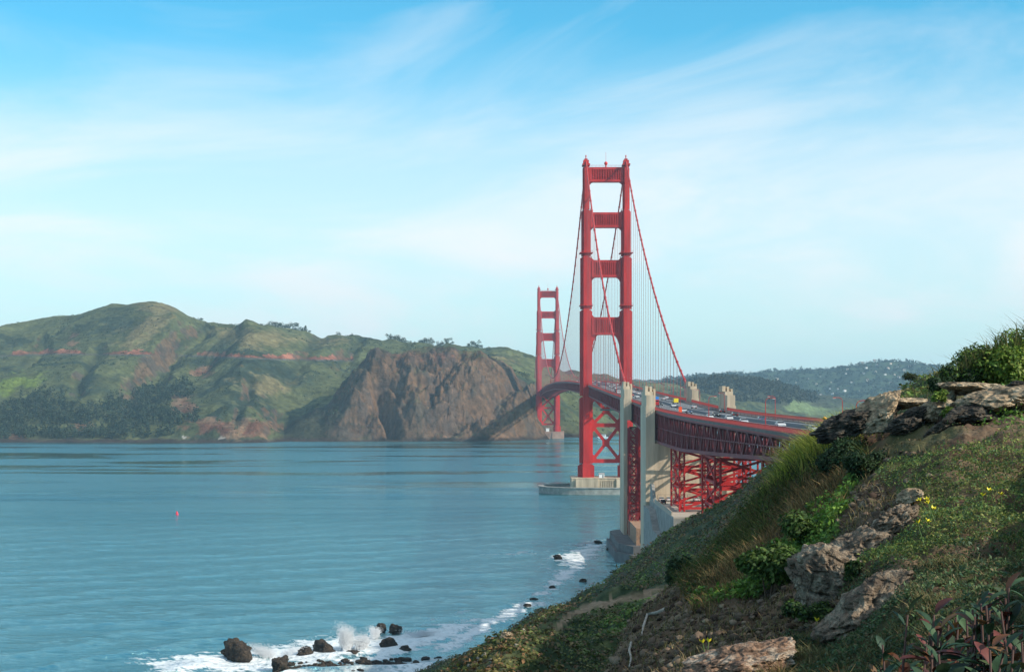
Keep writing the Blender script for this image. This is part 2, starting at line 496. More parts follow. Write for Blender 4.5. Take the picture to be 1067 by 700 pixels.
N = {
 -150: [(1900, 480), (2094, S(2094)), (2250, 440), (2450, 405), (2650, 385), (2900, 368), (3300, 372), (3800, 380)],
 -60: [(2000, 472), (2094, S(2094)), (2250, 440), (2450, 405), (2650, 375), (2900, 358), (3300, 364)],
 0: [(2000, 472), (2094, S(2094)), (2200, 446), (2350, 418), (2500, 392), (2650, 374), (2900, 348), (3300, 356), (3800, 372)],
 60: [(2000, 472), (2094, S(2094)), (2200, 446), (2330, 418), (2450, 392), (2600, 374), (2750, 352), (2900, 334), (3300, 346)],
 120: [(2000, 472), (2094, S(2094)), (2200, 444), (2350, 415), (2500, 386), (2600, 371), (2750, 340), (2900, 320), (3300, 332), (3800, 360)],
 175: [(2000, 472), (2094, S(2094)), (2200, 442), (2350, 414), (2500, 388), (2600, 372), (2750, 338), (2900, 317), (3300, 330)],
 215: [(2000, 472), (2090, S(2090)), (2150, 446), (2300, 420), (2500, 384), (2600, 372), (2750, 348), (2900, 333), (3300, 345)],
 270: [(2000, 472), (2090, S(2090)), (2170, 440), (2300, 414), (2450, 388), (2550, 373), (2650, 352), (2760, 339), (2950, 345), (3300, 352), (3800, 365)],
 290: [(2030, 470), (2130, S(2130)), (2200, 455), (2290, 452), (2370, 425), (2500, 384), (2600, 371), (2700, 352), (2800, 347), (3000, 347), (3300, 354)],
 310: [(2040, 469), (2135, S(2135)), (2210, 448), (2295, 441), (2370, 432), (2500, 386), (2600, 372), (2700, 357), (2800, 352), (3000, 348), (3300, 356)],
 330: [(2045, 468), (2138, S(2138)), (2220, 438), (2300, 427), (2380, 426), (2500, 389), (2600, 374), (2800, 356), (3000, 347), (3300, 354)],
 350: [(2050, 468), (2140, S(2140)), (2220, 427), (2300, 410), (2380, 415), (2500, 391), (2600, 377), (2800, 361), (3000, 346), (3300, 354)],
 370: [(2050, 468), (2143, S(2143)), (2220, 412), (2305, 391), (2380, 400), (2550, 386), (2700, 370), (3000, 348), (3300, 357)],
 390: [(2055, 468), (2145, S(2145)), (2210, 418), (2250, 398), (2310, 375), (2400, 386), (2550, 383), (2700, 372), (3000, 351), (3300, 360), (3800, 370)],
 430: [(2060, 468), (2150, S(2150)), (2190, 432), (2240, 404), (2310, 368), (2420, 376), (2600, 373), (2750, 370), (3000, 358), (3300, 366)],
 470: [(2060, 468), (2150, S(2150)), (2190, 434), (2240, 404), (2310, 367), (2420, 376), (2600, 374), (2750, 370), (3000, 363), (3300, 370)],
 510: [(2060, 468), (2150, S(2150)), (2190, 436), (2240, 410), (2310, 377), (2420, 386), (2600, 378), (2750, 373), (3000, 366), (3300, 372), (3800, 380)],
 545: [(2080, 467), (2200, S(2200)), (2240, 436), (2290, 415), (2340, 396), (2430, 400), (2600, 390), (2800, 378), (3000, 372), (3300, 380)],
 570: [(2150, 465), (2325, S(2325)), (2350, 443), (2390, 424), (2430, 408), (2550, 402), (2800, 384), (3000, 378), (3300, 385)],
 597: [(2200, 464), (2340, S(2340)), (2370, 446), (2410, 434), (2470, 424), (2600, 408), (2800, 396), (3000, 389), (3300, 395)],
 640: [(2300, 462), (2460, S(2460)), (2520, 444), (2600, 430), (2800, 410), (3000, 400), (3300, 402)],
 700: [(2400, 460), (2620, S(2620)), (2700, 438), (2850, 415), (3000, 402), (3300, 404), (3800, 406)],
 800: [(2500, 460), (2800, S(2800)), (3000, 435), (3300, 430), (3800, 425)],
 900: [(2500, 460), (2900, 452), (3300, 440), (3800, 435)],
}
def seg(xs, ys, x0, y0, x1, y1, w):
    """1 on the line, 0 at distance w: a sharp-edged rib or ravine profile"""
    dx, dy = x1 - x0, y1 - y0; t = np.clip(((xs - x0) * dx + (ys - y0) * dy) / (dx * dx + dy * dy), 0, 1)
    d = np.hypot(xs - x0 - t * dx, ys - y0 - t * dy)
    return np.clip(1 - d / w, 0, 1)
RAV = [(104, 366, 80, 406, 10, 13), (182, 362, 136, 402, 13, 15), (214, 341, 176, 366, 11, 13), (45, 352, 20, 384, 10, 14), (247, 350, 205, 378, 12, 12), (330, 352, 300, 392, 12, 10), (262, 400, 246, 440, 9, 12), (375, 356, 352, 380, 9, 12), (455, 362, 470, 372, 8, 8)]
def relief_n(X, Y, Z, T):
    Z = Z - 25 * (1 - sstep(1960, 2070, Y))
    land_ = sstep(-2, 25, Z)
    xs = 533 + F * T
    head = sstep(300, 400, xs) * (1 - sstep(600, 640, xs)) * (1 - sstep(2340, 2460, Y))
    wx = X + 60 * fbm(X * 0.004, Y * 0.004, 3, 71)
    g = fbm(wx * 0.0042, Y * 0.0014, 4, 73, 0.42, True)          # gullies running down to the water
    Zr = Z + land_ * (1 - head) * 19 * (g - 0.9) * sstep(0, 60, Z) * (1 - 0.6 * sstep(190, 240, Z))
    # the bare headland: sharper, slanting ribs
    wq = fbm(X * 0.012, Y * 0.012 + Z * 0.01, 4, 90, 0.6)
    hx = X * 0.010 + Z * 0.009 + 0.55 * wq
    rb = fbm(hx, Y * 0.006 - Z * 0.004, 6, 83, 0.58, True)
    rb2 = fbm(X * 0.05 + Z * 0.03, Z * 0.02 + Y * 0.03, 4, 87, 0.6, True)
    Zr = Zr + land_ * head * (1 - 0.75 * sstep(2270, 2320, Y)) * (12 * (rb - 0.8) + 4.0 * (rb2 - 0.6) + 12 * fbm(X * 0.0075 + 3, Y * 0.006, 3, 95) + 5 * fbm(X * 0.02, Y * 0.02 + Z * 0.02, 5, 92, 0.6))
    # explicit ravines of the green hills and buttresses of the bare headland
    qx, qy = px(X, Y, Z); wv = 3.0 * fbm(X * 0.02, Y * 0.02, 3, 97); qx = qx + wv; qy = qy + wv * 0.5
    for x0, y0, x1, y1, w_, am in RAV:
        Zr = Zr - land_ * (1 - head) * am * seg(qx, qy, x0, y0, x1, y1, w_)
    fr_ = (Y < 2400) * sstep(2, 20, Z)
    Zr = Zr + fr_ * 20 * seg(qx, qy, 396, 380, 352, 452, 17)
    Zr = Zr - fr_ * 30 * seg(qx, qy, 392, 408, 414, 458, 11)
    Zr = Zr + fr_ * 13 * seg(qx, qy, 424, 380, 436, 455, 12)
    Zr = Zr - fr_ * 17 * seg(qx, qy, 544, 396, 458, 458, 17)
    Zr = Zr + fr_ * 12 * seg(qx, qy, 500, 380, 455, 440, 14)
    Zr = Zr - fr_ * 12 * seg(qx, qy, 478, 372, 448, 430, 9)
    Zr = Zr + fr_ * 16 * seg(qx, qy, 556, 410, 528, 456, 16)
    # cliffs at the waterline
    clf = sstep(1, 14, Zr) * (1 - sstep(30, 60, Zr)) * sstep(60, 200, xs)
    Zr = Zr + (1 - head) * clf * (11 + 6 * fbm(X * 0.02, Y * 0.02, 4, 88))
    Zr = Zr + land_ * 1.2 * fbm(X * 0.05, Y * 0.05, 4, 89)
    # shadow line gully on the left of the headland
    return Zr
def blob(xs, ys, cx_, cy_, sx_, sy_, rot=0):
    a = R(rot); dx = xs - cx_; dy = ys - cy_
    u = dx * math.cos(a) + dy * math.sin(a); v = -dx * math.sin(a) + dy * math.cos(a)
    return np.exp(-((u / sx_) ** 2 + (v / sy_) ** 2))
def colour_n(X, Y, Z, sl):
    xs, ys = px(X, Y, Z)
    a = fbm(X * 0.006, Y * 0.006, 6, 101, 0.6); b = fbm(X * 0.03, Y * 0.03, 5, 111, 0.65); c = fbm(X * 0.012, Y * 0.004, 5, 121, 0.6)
    grass = C(0.105, 0.118, 0.052); chap = C(0.036, 0.052, 0.034); dry = C(0.19, 0.155, 0.075); red = C(0.21, 0.085, 0.055); rock = C(0.200, 0.118, 0.072); rockd = C(0.075, 0.055, 0.045)
    k = mixc(grass, chap, sstep(-0.35, 0.35, a + 0.5 * b - 0.25))
    dm = 0.9 * blob(xs, ys, 150, 345, 35, 12, -35) + 0.9 * blob(xs, ys, 265, 352, 45, 10, 5) + 0.9 * blob(xs, ys, 275, 402, 26, 10, 10) + 0.8 * blob(xs, ys, 155, 385, 32, 6, -25) + 0.6 * blob(xs, ys, 340, 355, 20, 6) + 0.8 * blob(xs, ys, 510, 375, 30, 5) + 0.8 * blob(xs, ys, 175, 318, 40, 6)
    k = mixc(k, dry, np.clip(sstep(0.25, 0.8, dm + 0.35 * b + 0.1) * 0.85, 0, 1))
    k = mixc(k, C(0.13, 0.17, 0.035), sstep(0.35, 0.8, 1.0 * blob(xs, ys, 15, 400, 28, 12, -20) + 0.5 * b))
    # road cuts of red earth above the coast road
    ry = np.interp(xs, [0, 60, 200, 300, 365, 420], [370, 368, 370, 374, 375, 376])
    cutw = 5.0 * (sstep(0.1, 0.5, blob(xs, ys, 23, 366, 10, 8) + blob(xs, ys, 62, 366, 20, 8) + blob(xs, ys, 140, 369, 25, 8)) + (xs > 205) * (xs < 368)) * (0.7 + 0.5 * b)
    cut = (ys < ry) & (ys > ry - cutw) & (Y < 3000) & (Y > 2420)
    k[cut] = (red * 1.15 * (1 + 0.5 * b[:, None]))[cut]
    rd = (ys >= ry) & (ys < ry + 1.6) & (xs < 368) & (Y > 2420)
    k[rd] = C(0.10, 0.10, 0.085)
    rm = blob(xs, ys, 190, 422, 16, 12, 20) + blob(xs, ys, 210, 388, 16, 7) + blob(xs, ys, 222, 446, 44, 10) + blob(xs, ys, 86, 446, 14, 9) + blob(xs, ys, 268, 447, 20, 10) + blob(xs, ys, 18, 456, 14, 5) + 0.7 * blob(xs, ys, 75, 355, 10, 14, 30)
    k = mixc(k, mixc(red * 0.8, rock, sstep(-0.3, 0.4, b)), sstep(0.45, 0.8, rm + 0.45 * b + 0.15 * a) * 0.9)
    # headland rock
    hd = sstep(335, 385, xs + 0.6 * (ys - 400) + 14 * a) * (1 - sstep(2335, 2400, Y))
    for x0, y0, x1, y1, w_, am in RAV:
        k = mixc(k, chap * 0.8, np.clip(seg(xs, ys, x0, y0, x1, y1, w_ * 0.9) * 1.3 + 0.3 * b - 0.25, 0, 1) * 0.75)
    hr = sstep(0.45, 0.85, sl + 0.35 * b)
    rk = mixc(rock, rockd, sstep(-0.2, 0.6, fbm(X * 0.03 + Z * 0.02, Z * 0.02, 6, 131, 0.65)))
    rk = mixc(rk, C(0.055, 0.075, 0.035), sstep(0.15, 0.7, c + 0.4 * b) * 0.6)
    rk = mixc(rk, red * 0.9, sstep(0.5, 0.9, blob(xs, ys, 440, 372, 50, 6) + 0.5 * b) * 0.6)
    k = mixc(k, rk, np.clip(hd * (0.25 + hr), 0, 1))
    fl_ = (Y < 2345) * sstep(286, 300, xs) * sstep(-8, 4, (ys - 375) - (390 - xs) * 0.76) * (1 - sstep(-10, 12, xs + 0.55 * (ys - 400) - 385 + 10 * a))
    k = mixc(k, C(0.040, 0.042, 0.030) * np.ones_like(k), fl_ * 0.85)  # dark chaparral on the left flank, with its shade deepened in the colour
    k = mixc(k, mixc(rock * 0.9, rockd, sstep(-0.3, 0.3, b)), sstep(1.1, 1.4, sl + 0.3 * b) * 0.8)
    # wave-washed foot and bird-white rocks
    k = mixc(k, rockd * 0.7, 1 - sstep(2, 7, Z + 2 * b))
    wh = (0.78 * blob(xs, ys, 191, 455, 4, 3) + blob(xs, ys, 225, 456, 13, 2.5) + 0.8 * blob(xs, ys, 205, 431, 3, 4)) * (1 + 0.9 * b)
    k = mixc(k, C(0.45, 0.40, 0.36), sstep(0.75, 0.9, wh) * 0.8)
    return np.clip(k * 0.74 * (1 + 0.36 * b[:, None]), 0.01, 0.9)
HILLM = mat('coastal_scrub_hill', rough=0.95, var=0.42, vscale=0.11, bump=0.9, bscale=0.16, attr=True, spec=0.05, detail=10)
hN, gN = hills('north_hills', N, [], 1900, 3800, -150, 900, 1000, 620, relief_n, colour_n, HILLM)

M = {680: [(2900, 440), (3300, 418), (3600, 404), (4200, 404)],
     737: [(2900, 450), (3150, 425), (3300, 405), (3500, 398), (4200, 402)],
     751: [(2900, 450), (3150, 425), (3300, 404), (3500, 395), (4200, 402)],
     775: [(2900, 450), (3150, 428), (3300, 405), (3500, 396), (4200, 404)],
     790: [(2900, 450), (3150, 430), (3300, 408), (3500, 399), (4200, 406)],
     812: [(2900, 450), (3150, 430), (3300, 410), (3500, 402), (4200, 410)],
     827: [(2900, 452), (3150, 434), (3300, 414), (3500, 406), (4200, 414)],
     845: [(2900, 452), (3150, 438), (3300, 428), (3500, 421), (4200, 424)],
     880: [(2900, 452), (3150, 436), (3300, 429), (3500, 425), (4200, 428)],
     940: [(2900, 452), (3150, 436), (3300, 426), (3500, 420), (4200, 426)],
     1100: [(2900, 452), (3150, 436), (3300, 420), (3500, 410), (4200, 420)]}
def relief_m(X, Y, Z, T):
    w = sstep(5, 40, Z)
    return Z + w * (5 * fbm(X * 0.02, Y * 0.02, 4, 201, 0.6) + 2.5 * np.abs(fbm(X * 0.09, Y * 0.09, 3, 205, 0.6)))
def colour_m(X, Y, Z, sl):
    xs, ys = px(X, Y, Z)
    b = fbm(X * 0.03, Y * 0.03, 5, 211, 0.65)
    k = mixc(C(0.055, 0.062, 0.040), C(0.038, 0.050, 0.034), sstep(-0.3, 0.3, b))
    k = mixc(k, C(0.12, 0.16, 0.07), sstep(0.3, 0.8, blob(xs, ys, 830, 424, 16, 7) + blob(xs, ys, 865, 430, 50, 8) * 0.7 + 0.4 * b))
    return k
hM, gM = hills('wooded_hill_ground', M, [], 2850, 4200, 640, 1100, 420, 260, relief_m, colour_m, HILLM)
Fh = {600: [(4400, 430), (5000, 412), (5600, 403), (6400, 404)],
      700: [(4400, 430), (5000, 412), (5500, 400), (6400, 402)],
      720: [(4400, 430), (5000, 412), (5500, 393), (6400, 398)],
      760: [(4400, 430), (5000, 412), (5500, 394), (6400, 398)],
      805: [(4400, 430), (5000, 412), (5500, 393), (6400, 396)],
      850: [(4400, 430), (5000, 412), (5500, 390), (6400, 394)],
      880: [(4400, 430), (4900, 412), (5500, 384), (6400, 390)],
      911: [(4400, 430), (4900, 408), (5200, 392), (5500, 378), (6400, 386)],
      941: [(4400, 430), (4900, 408), (5200, 392), (5500, 377), (6400, 386)],
      975: [(4400, 430), (4900, 410), (5500, 383), (6400, 390)],
      1020: [(4400, 430), (4900, 412), (5500, 388), (6400, 394)],
      1150: [(4400, 430), (4900, 412), (5500, 392), (6400, 396)]}
def relief_f(X, Y, Z, T):
    return Z + 9 * fbm(X * 0.008, Y * 0.006, 4, 221) + 4 * np.abs(fbm(X * 0.05, Y * 0.05, 3, 225, 0.6))
def colour_f(X, Y, Z, sl):
    b = fbm(X * 0.015, Y * 0.015, 5, 231, 0.65)
    return mixc(C(0.05, 0.075, 0.04), C(0.026, 0.042, 0.03), sstep(-0.3, 0.3, b))
hF, gF = hills('distant_hills', Fh, [], 4400, 6400, 560, 1150, 420, 240, relief_f, colour_f, HILLM)
#@@WATER
# ------------------------------------------------------------------ water: one sheet to the far hills and beyond
wth = np.radians(np.concatenate([np.arange(-180, -22, 6.0), np.arange(-22, 18, 0.07), np.arange(18, 181, 6.0)])); wth[-1] = PI
wr = np.concatenate([[60], np.exp(np.linspace(math.log(180), math.log(900), 560)), np.exp(np.linspace(math.log(905), math.log(7900), 150))])
TW, RW = np.meshgrid(wth, wr, indexing='ij')
XW, YW = (RW * np.sin(TW)).ravel(), (RW * np.cos(TW)).ravel()
lz = land(XW, YW)
nearw = (np.hypot(XW, YW) < 900) & (YW > 0)
dep = np.where(nearw, -lz, 20.0)
shore = (1 - sstep(0.5, 9, dep)) * (np.abs(XW) < 260)
warp = 9 * fbm(XW * 0.02, YW * 0.02, 4, 301)
# swell: crests roll in from the left towards the shore
ph = (YW * 0.86 + XW * -0.5 + warp * 1.4) / 26.0 * 2 * PI
crest = np.maximum(np.cos(ph), 0) ** 3
fall = (1 - sstep(450, 1200, np.hypot(XW, YW)))
ZW = 0.20 * fall * np.cos(ph) + 0.9 * crest * (1 - sstep(2, 12, dep)) * nearw * sstep(0.3, 0.6, 0.5 + 0.5 * fbm(XW * 0.015, YW * 0.015, 3, 305))
ZW = ZW + 0.10 * fall * fbm(XW * 0.15, YW * 0.3, 3, 307)
# foam attribute
fs = np.clip(fbm(XW * 0.09, YW * 0.12, 6, 311, 0.62) + 0.5 * fbm(XW * 0.35, YW * 0.4, 4, 319, 0.6, True) - 0.35, -1, 0.8); fl = fbm(XW * 0.03, YW * 0.03, 4, 317, 0.6)
xw, yw = px(XW, np.maximum(YW, 1), ZW)
edge = 1 - sstep(0.2, 5.0, dep + 2.2 * fl)
foam = edge * sstep(-0.45, 0.35, fs + 0.3)
surf = blob(xw, yw, 330, 678, 100, 12, -8) + blob(xw, yw, 215, 690, 60, 9, 0) + blob(xw, yw, 430, 668, 60, 8, -18) + 0.9 * blob(xw, yw, 500, 655, 45, 6, -28) + 0.85 * blob(xw, yw, 600, 578, 30, 8, -20) + 0.8 * blob(xw, yw, 585, 602, 30, 6, -35) + 0.7 * blob(xw, yw, 545, 632, 22, 5, -10)
foam = np.maximum(foam, sstep(0.50, 0.80, surf * 1.1 + 0.55 * fs + 0.1 * crest))
foam = np.maximum(foam, 0.75 * sstep(0.55, 0.85, crest * sstep(-0.1, 0.5, fs + 0.2 * fl) * (1 - sstep(8, 16, dep)) * nearw * sstep(0.08, 0.4, surf)))
streak = blob(xw, yw, 540, 576, 60, 3, -2) + blob(xw, yw, 470, 640, 40, 3, -14)
foam = np.maximum(foam, 0.6 * sstep(0.75, 1.1, streak * 0.8 + 0.5 * fs))
na, nr_ = TW.shape
ii, jj = np.meshgrid(np.arange(na - 1), np.arange(nr_ - 1), indexing='ij')
q = (ii * nr_ + jj).ravel()
Fq = np.stack([q, q + nr_, q + nr_ + 1, q + 1], 1)[:, ::-1]
me = raw_mesh('sea_water', np.stack([XW, YW, ZW], 1), Fq, np.repeat(foam[:, None], 3, 1))
m = bpy.data.materials.new('sea_water'); m.use_nodes = True
n = m.node_tree.nodes; l = m.node_tree.links
b = n['Principled BSDF']
b.inputs['IOR'].default_value = 1.75
b.inputs['Specular Tint'].default_value = (0.66, 0.95, 1.0, 1)
geo = n.new('ShaderNodeNewGeometry')
def nmap(scale, rot=0):
    mp = n.new('ShaderNodeMapping'); mp.inputs['Scale'].default_value = scale; mp.inputs['Rotation'].default_value = (0, 0, R(rot))
    l.new(geo.outputs['Position'], mp.inputs[0]); return mp.outputs[0]
def noise(vec, s, det=4, ro=0.5, dist=0.0):
    t = n.new('ShaderNodeTexNoise'); t.inputs['Scale'].default_value = s; t.inputs['Detail'].default_value = det; t.inputs['Roughness'].default_value = ro; t.inputs['Distortion'].default_value = dist
    l.new(vec, t.inputs['Vector']); return t.outputs['Fac']
def mrange(v, a, b_, c, d, smooth=True):
    t = n.new('ShaderNodeMapRange'); t.interpolation_type = 'SMOOTHSTEP' if smooth else 'LINEAR'
    for nm, val in (('From Min', a), ('From Max', b_), ('To Min', c), ('To Max', d)): t.inputs[nm].default_value = val
    l.new(v, t.inputs['Value']); return t.outputs[0]
def mth(op, a, b_):
    t = n.new('ShaderNodeMath'); t.operation = op
    for i, v in enumerate((a, b_)):
        if isinstance(v, (int, float)): t.inputs[i].default_value = v
        else: l.new(v, t.inputs[i])
    return t.outputs[0]
slick = noise(nmap((0.42, 2.0, 1), 6), 0.006, 7, 0.66, 0.5)      # currents: long streaks of calm water
spy = n.new('ShaderNodeSeparateXYZ'); l.new(geo.outputs['Position'], spy.inputs[0])
calm = mth('MULTIPLY', mrange(slick, 0.49, 0.56, 0.0, 1.0), mrange(spy.outputs['Y'], 650, 1200, 0.12, 1.0))
h1 = noise(nmap((1, 1.5, 1), 12), 0.36, 5, 0.62)
h2 = noise(nmap((0.7, 1.8, 1), -8), 0.10, 4, 0.6)
h3 = noise(nmap((0.5, 1.6, 1), 15), 0.022, 3, 0.5)
hh = mth('ADD', mth('ADD', mth('MULTIPLY', h1, 1.5), mth('MULTIPLY', h2, 3.8)), mth('MULTIPLY', h3, 6.0))
bp = n.new('ShaderNodeBump'); bp.inputs['Distance'].default_value = 1.0
l.new(mrange(calm, 0, 1, 1.0, 0.07), bp.inputs['Strength']); l.new(hh, bp.inputs['Height']); l.new(bp.outputs[0], b.inputs['Normal'])
at_ = n.new('ShaderNodeAttribute'); at_.attribute_name = 'col'
fine = noise(nmap((1, 1.5, 1)), 0.8, 6, 0.7)
ff = mth('MULTIPLY', at_.outputs['Fac'], mrange(fine, 0.3, 0.55, 0.45, 1.1))
# open sea whitecaps far off
mx = n.new('ShaderNodeMix'); mx.data_type = 'RGBA'
wc = n.new('ShaderNodeMix'); wc.data_type = 'RGBA'
wc.inputs['A'].default_value = (0.010, 0.088, 0.108, 1); wc.inputs['B'].default_value = (0.016, 0.130, 0.145, 1)
l.new(noise(nmap((0.6, 1.4, 1)), 0.012, 5, 0.6), wc.inputs['Factor'])
l.new(wc.outputs['Result'], mx.inputs['A'])
mx.inputs['B'].default_value = (0.80, 0.84, 0.86, 1)
l.new(ff, mx.inputs['Factor']); l.new(mx.outputs['Result'], b.inputs['Base Color'])
l.new(mth('ADD', mth('MULTIPLY', ff, 0.6), mrange(calm, 0, 1, 0.16, 0.04)), b.inputs['Roughness'])
gl = n.new('ShaderNodeBsdfGlossy'); gl.inputs['Color'].default_value = (0.42, 0.74, 0.78, 1)
l.new(b.inputs['Roughness'].links[0].from_socket, gl.inputs['Roughness']); l.new(bp.outputs[0], gl.inputs['Normal'])
b.inputs['IOR'].default_value = 1.33
mxs = n.new('ShaderNodeMixShader'); l.new(mth('MULTIPLY', mth('SUBTRACT', 1.0, mrange(ff, 0.0, 0.6, 0.0, 1.0)), 0.60), mxs.inputs[0])
l.new(b.outputs[0], mxs.inputs[1]); l.new(gl.outputs[0], mxs.inputs[2]); l.new(mxs.outputs[0], n['Material Output'].inputs['Surface'])
o = link('sea_water', me, m, smooth=True); tag(o, kind='structure')
# ------------------------------------------------------------------ the bridge
YN, YF = 1040.0, 2290.0          # near tower, far tower
S1a, S1b, S2a, S2b = 650.0, 672.0, 543.0, 565.0
def bx(Y): return 64.4 - max(0.0, Y - YN) * 0.0082
def bh(Y):
    return float(np.interp(Y, [100, 450, 543, 660, 800, 1040, 1180, 1350, 1665, 1980, 2150, 2290, 2500, 2600],
                           [60.8, 61.5, 62.4, 65.2, 68.6, 74.6, 77.2, 79.4, 81.2, 79.0, 76.0, 71.8, 68, 67]))
Ys_ = np.arange(100, 2601, 5.0)
Hs_ = np.array([bh(y) for y in Ys_])
for _ in range(60):
    Hs_[1:-1] = 0.25 * Hs_[:-2] + 0.5 * Hs_[1:-1] + 0.25 * Hs_[2:]
def bh(Y): return float(np.interp(Y, Ys_, Hs_))
bridge = empty('suspension_bridge', (bx(YN), YN, 0))
tag(bridge, 'long red suspension bridge with two tall towers crossing the blue strait', 'bridge')
def bpart(mb, name, m, parent=None, **k):
    """world coordinates in the builder; the part is stored relative to the bridge"""
    p = parent or bridge
    o = mb.build(name, m, p, **k)
    o.matrix_parent_inverse = Matrix.Translation(-Vector((bx(YN), YN, 0)))
    return o
def sub(mb, name, m, parent, **k):
    return mb.build(name, m, parent, **k)     # parent already carries the offset
HW = 27.4 / 2
# --- towers
def leg_mb(X, Y, zt, zb, side):
    mb = MB()
    secs = [(zb, 20, 11.0, 18.0), (20, 66, 9.0, 15.0), (66, 125.5, 8.4, 13.6), (125.5, 161.7, 7.8, 12.0), (161.7, 193.7, 6.4, 10.4), (193.7, zt, 4.6, 8.6)]
    for z0, z1, w, d in secs:
        # stepped cross section: the cells project in three planes
        mb.box(X - w * 0.24, X + w * 0.24, Y - d / 2, Y + d / 2, z0, z1)
        mb.box(X - w * 0.40, X - w * 0.242, Y - d * 0.34, Y + d * 0.34, z0, z1 - 0.8)
        mb.box(X + w * 0.242, X + w * 0.40, Y - d * 0.34, Y + d * 0.34, z0, z1 - 0.8)
        mb.box(X - w * 0.5, X - w * 0.402, Y - d * 0.22, Y + d * 0.22, z0, z1 - 1.6)
        mb.box(X + w * 0.402, X + w * 0.5, Y - d * 0.22, Y + d * 0.22, z0, z1 - 1.6)
    for zr in (163.5, 127.5):
        mb.box(X - 4.5, X + 4.5, Y - 7.4, Y + 7.4, zr, zr + 0.35)
        for k in range(9):
            mb.box(X - 4.4 + k * 1.08, X - 4.3 + k * 1.08, Y - 7.4, Y - 7.3, zr + 0.35, zr + 1.4)
        mb.box(X - 4.5, X + 4.5, Y - 7.42, Y - 7.3, zr + 1.4, zr + 1.52)
    return mb
def strut_mb(X, Y, z0, z1, inner, depth, arch_up, arch_dn):
    """portal strut between the legs with stepped haunches above and below"""
    mb = MB()
    hx = inner
    poly = []
    def haunch(sgn, z, size, up):
        pts = []
        for k in range(7):
            a = k / 6 * PI / 2
            pts.append((X + sgn * (hx - size * (1 - math.sin(a)) * 0.9), z + (1 if up else -1) * size * (1 - math.cos(a))))
        return pts
    top = []
    lft = haunch(-1, z1, arch_up, True)      # from inside going to the leg
    top = [(X - hx, z1 + arch_up)] + [(X - hx + arch_up * 0.8 * (1 - math.cos(k / 6 * PI / 2)), z1 + arch_up * (1 - math.sin(k / 6 * PI / 2))) for k in range(1, 7)]
    top += [(2 * X - p[0], p[1]) for p in reversed(top)]
    bot = [(X - hx, z0 - arch_dn)] + [(X - hx + min(arch_dn * 0.85, 3.0 + arch_dn * 0.15) * (1 - math.cos(k / 6 * PI / 2)), z0 - arch_dn * (1 - math.sin(k / 6 * PI / 2))) for k in range(1, 7)]
    bot += [(2 * X - p[0], p[1]) for p in reversed(bot)]
    d0 = depth * 0.22
    # built from vertical strips so every face is convex
    xs = sorted(set([round(p[0], 3) for p in top + bot]))
    tx = [p[0] for p in top]; tz = [p[1] for p in top]; bx_ = [p[0] for p in bot]; bz = [p[1] for p in bot]
    for a, b in zip(xs[:-1], xs[1:]):
        if b - a < 1e-3: continue
        mb.prism([(a, np.interp(a, bx_, bz)), (b, np.interp(b, bx_, bz)), (b, np.interp(b, tx, tz)), (a, np.interp(a, tx, tz))], 'y', Y - d0, Y + d0)
    # frame bands and fluting proud of the web on both faces
    for s in (-1, 1):
        ya = Y + s * (d0 + 0.01); yb = Y + s * (d0 + 1.1)
        y0, y1 = min(ya, yb), max(ya, yb)
        mb.box(X - hx, X + hx, y0, y1, z1 - 1.5, z1)
        mb.box(X - hx, X + hx, y0, y1, z0, z0 + 1.5)
        nfl = 11
        for k in range(nfl):
            xx = X - hx * 0.74 + k * (hx * 1.48) / (nfl - 1)
            mb.box(xx - 0.33, xx + 0.33, y0, y1, z0 + 1.5, z1 - 1.5)
        mb.box(X - hx, X - hx * 0.82, y0, y1, z0 + 1.5, z1 - 1.5)
        mb.box(X + hx * 0.82, X + hx, y0, y1, z0 + 1.5, z1 - 1.5)
    return mb
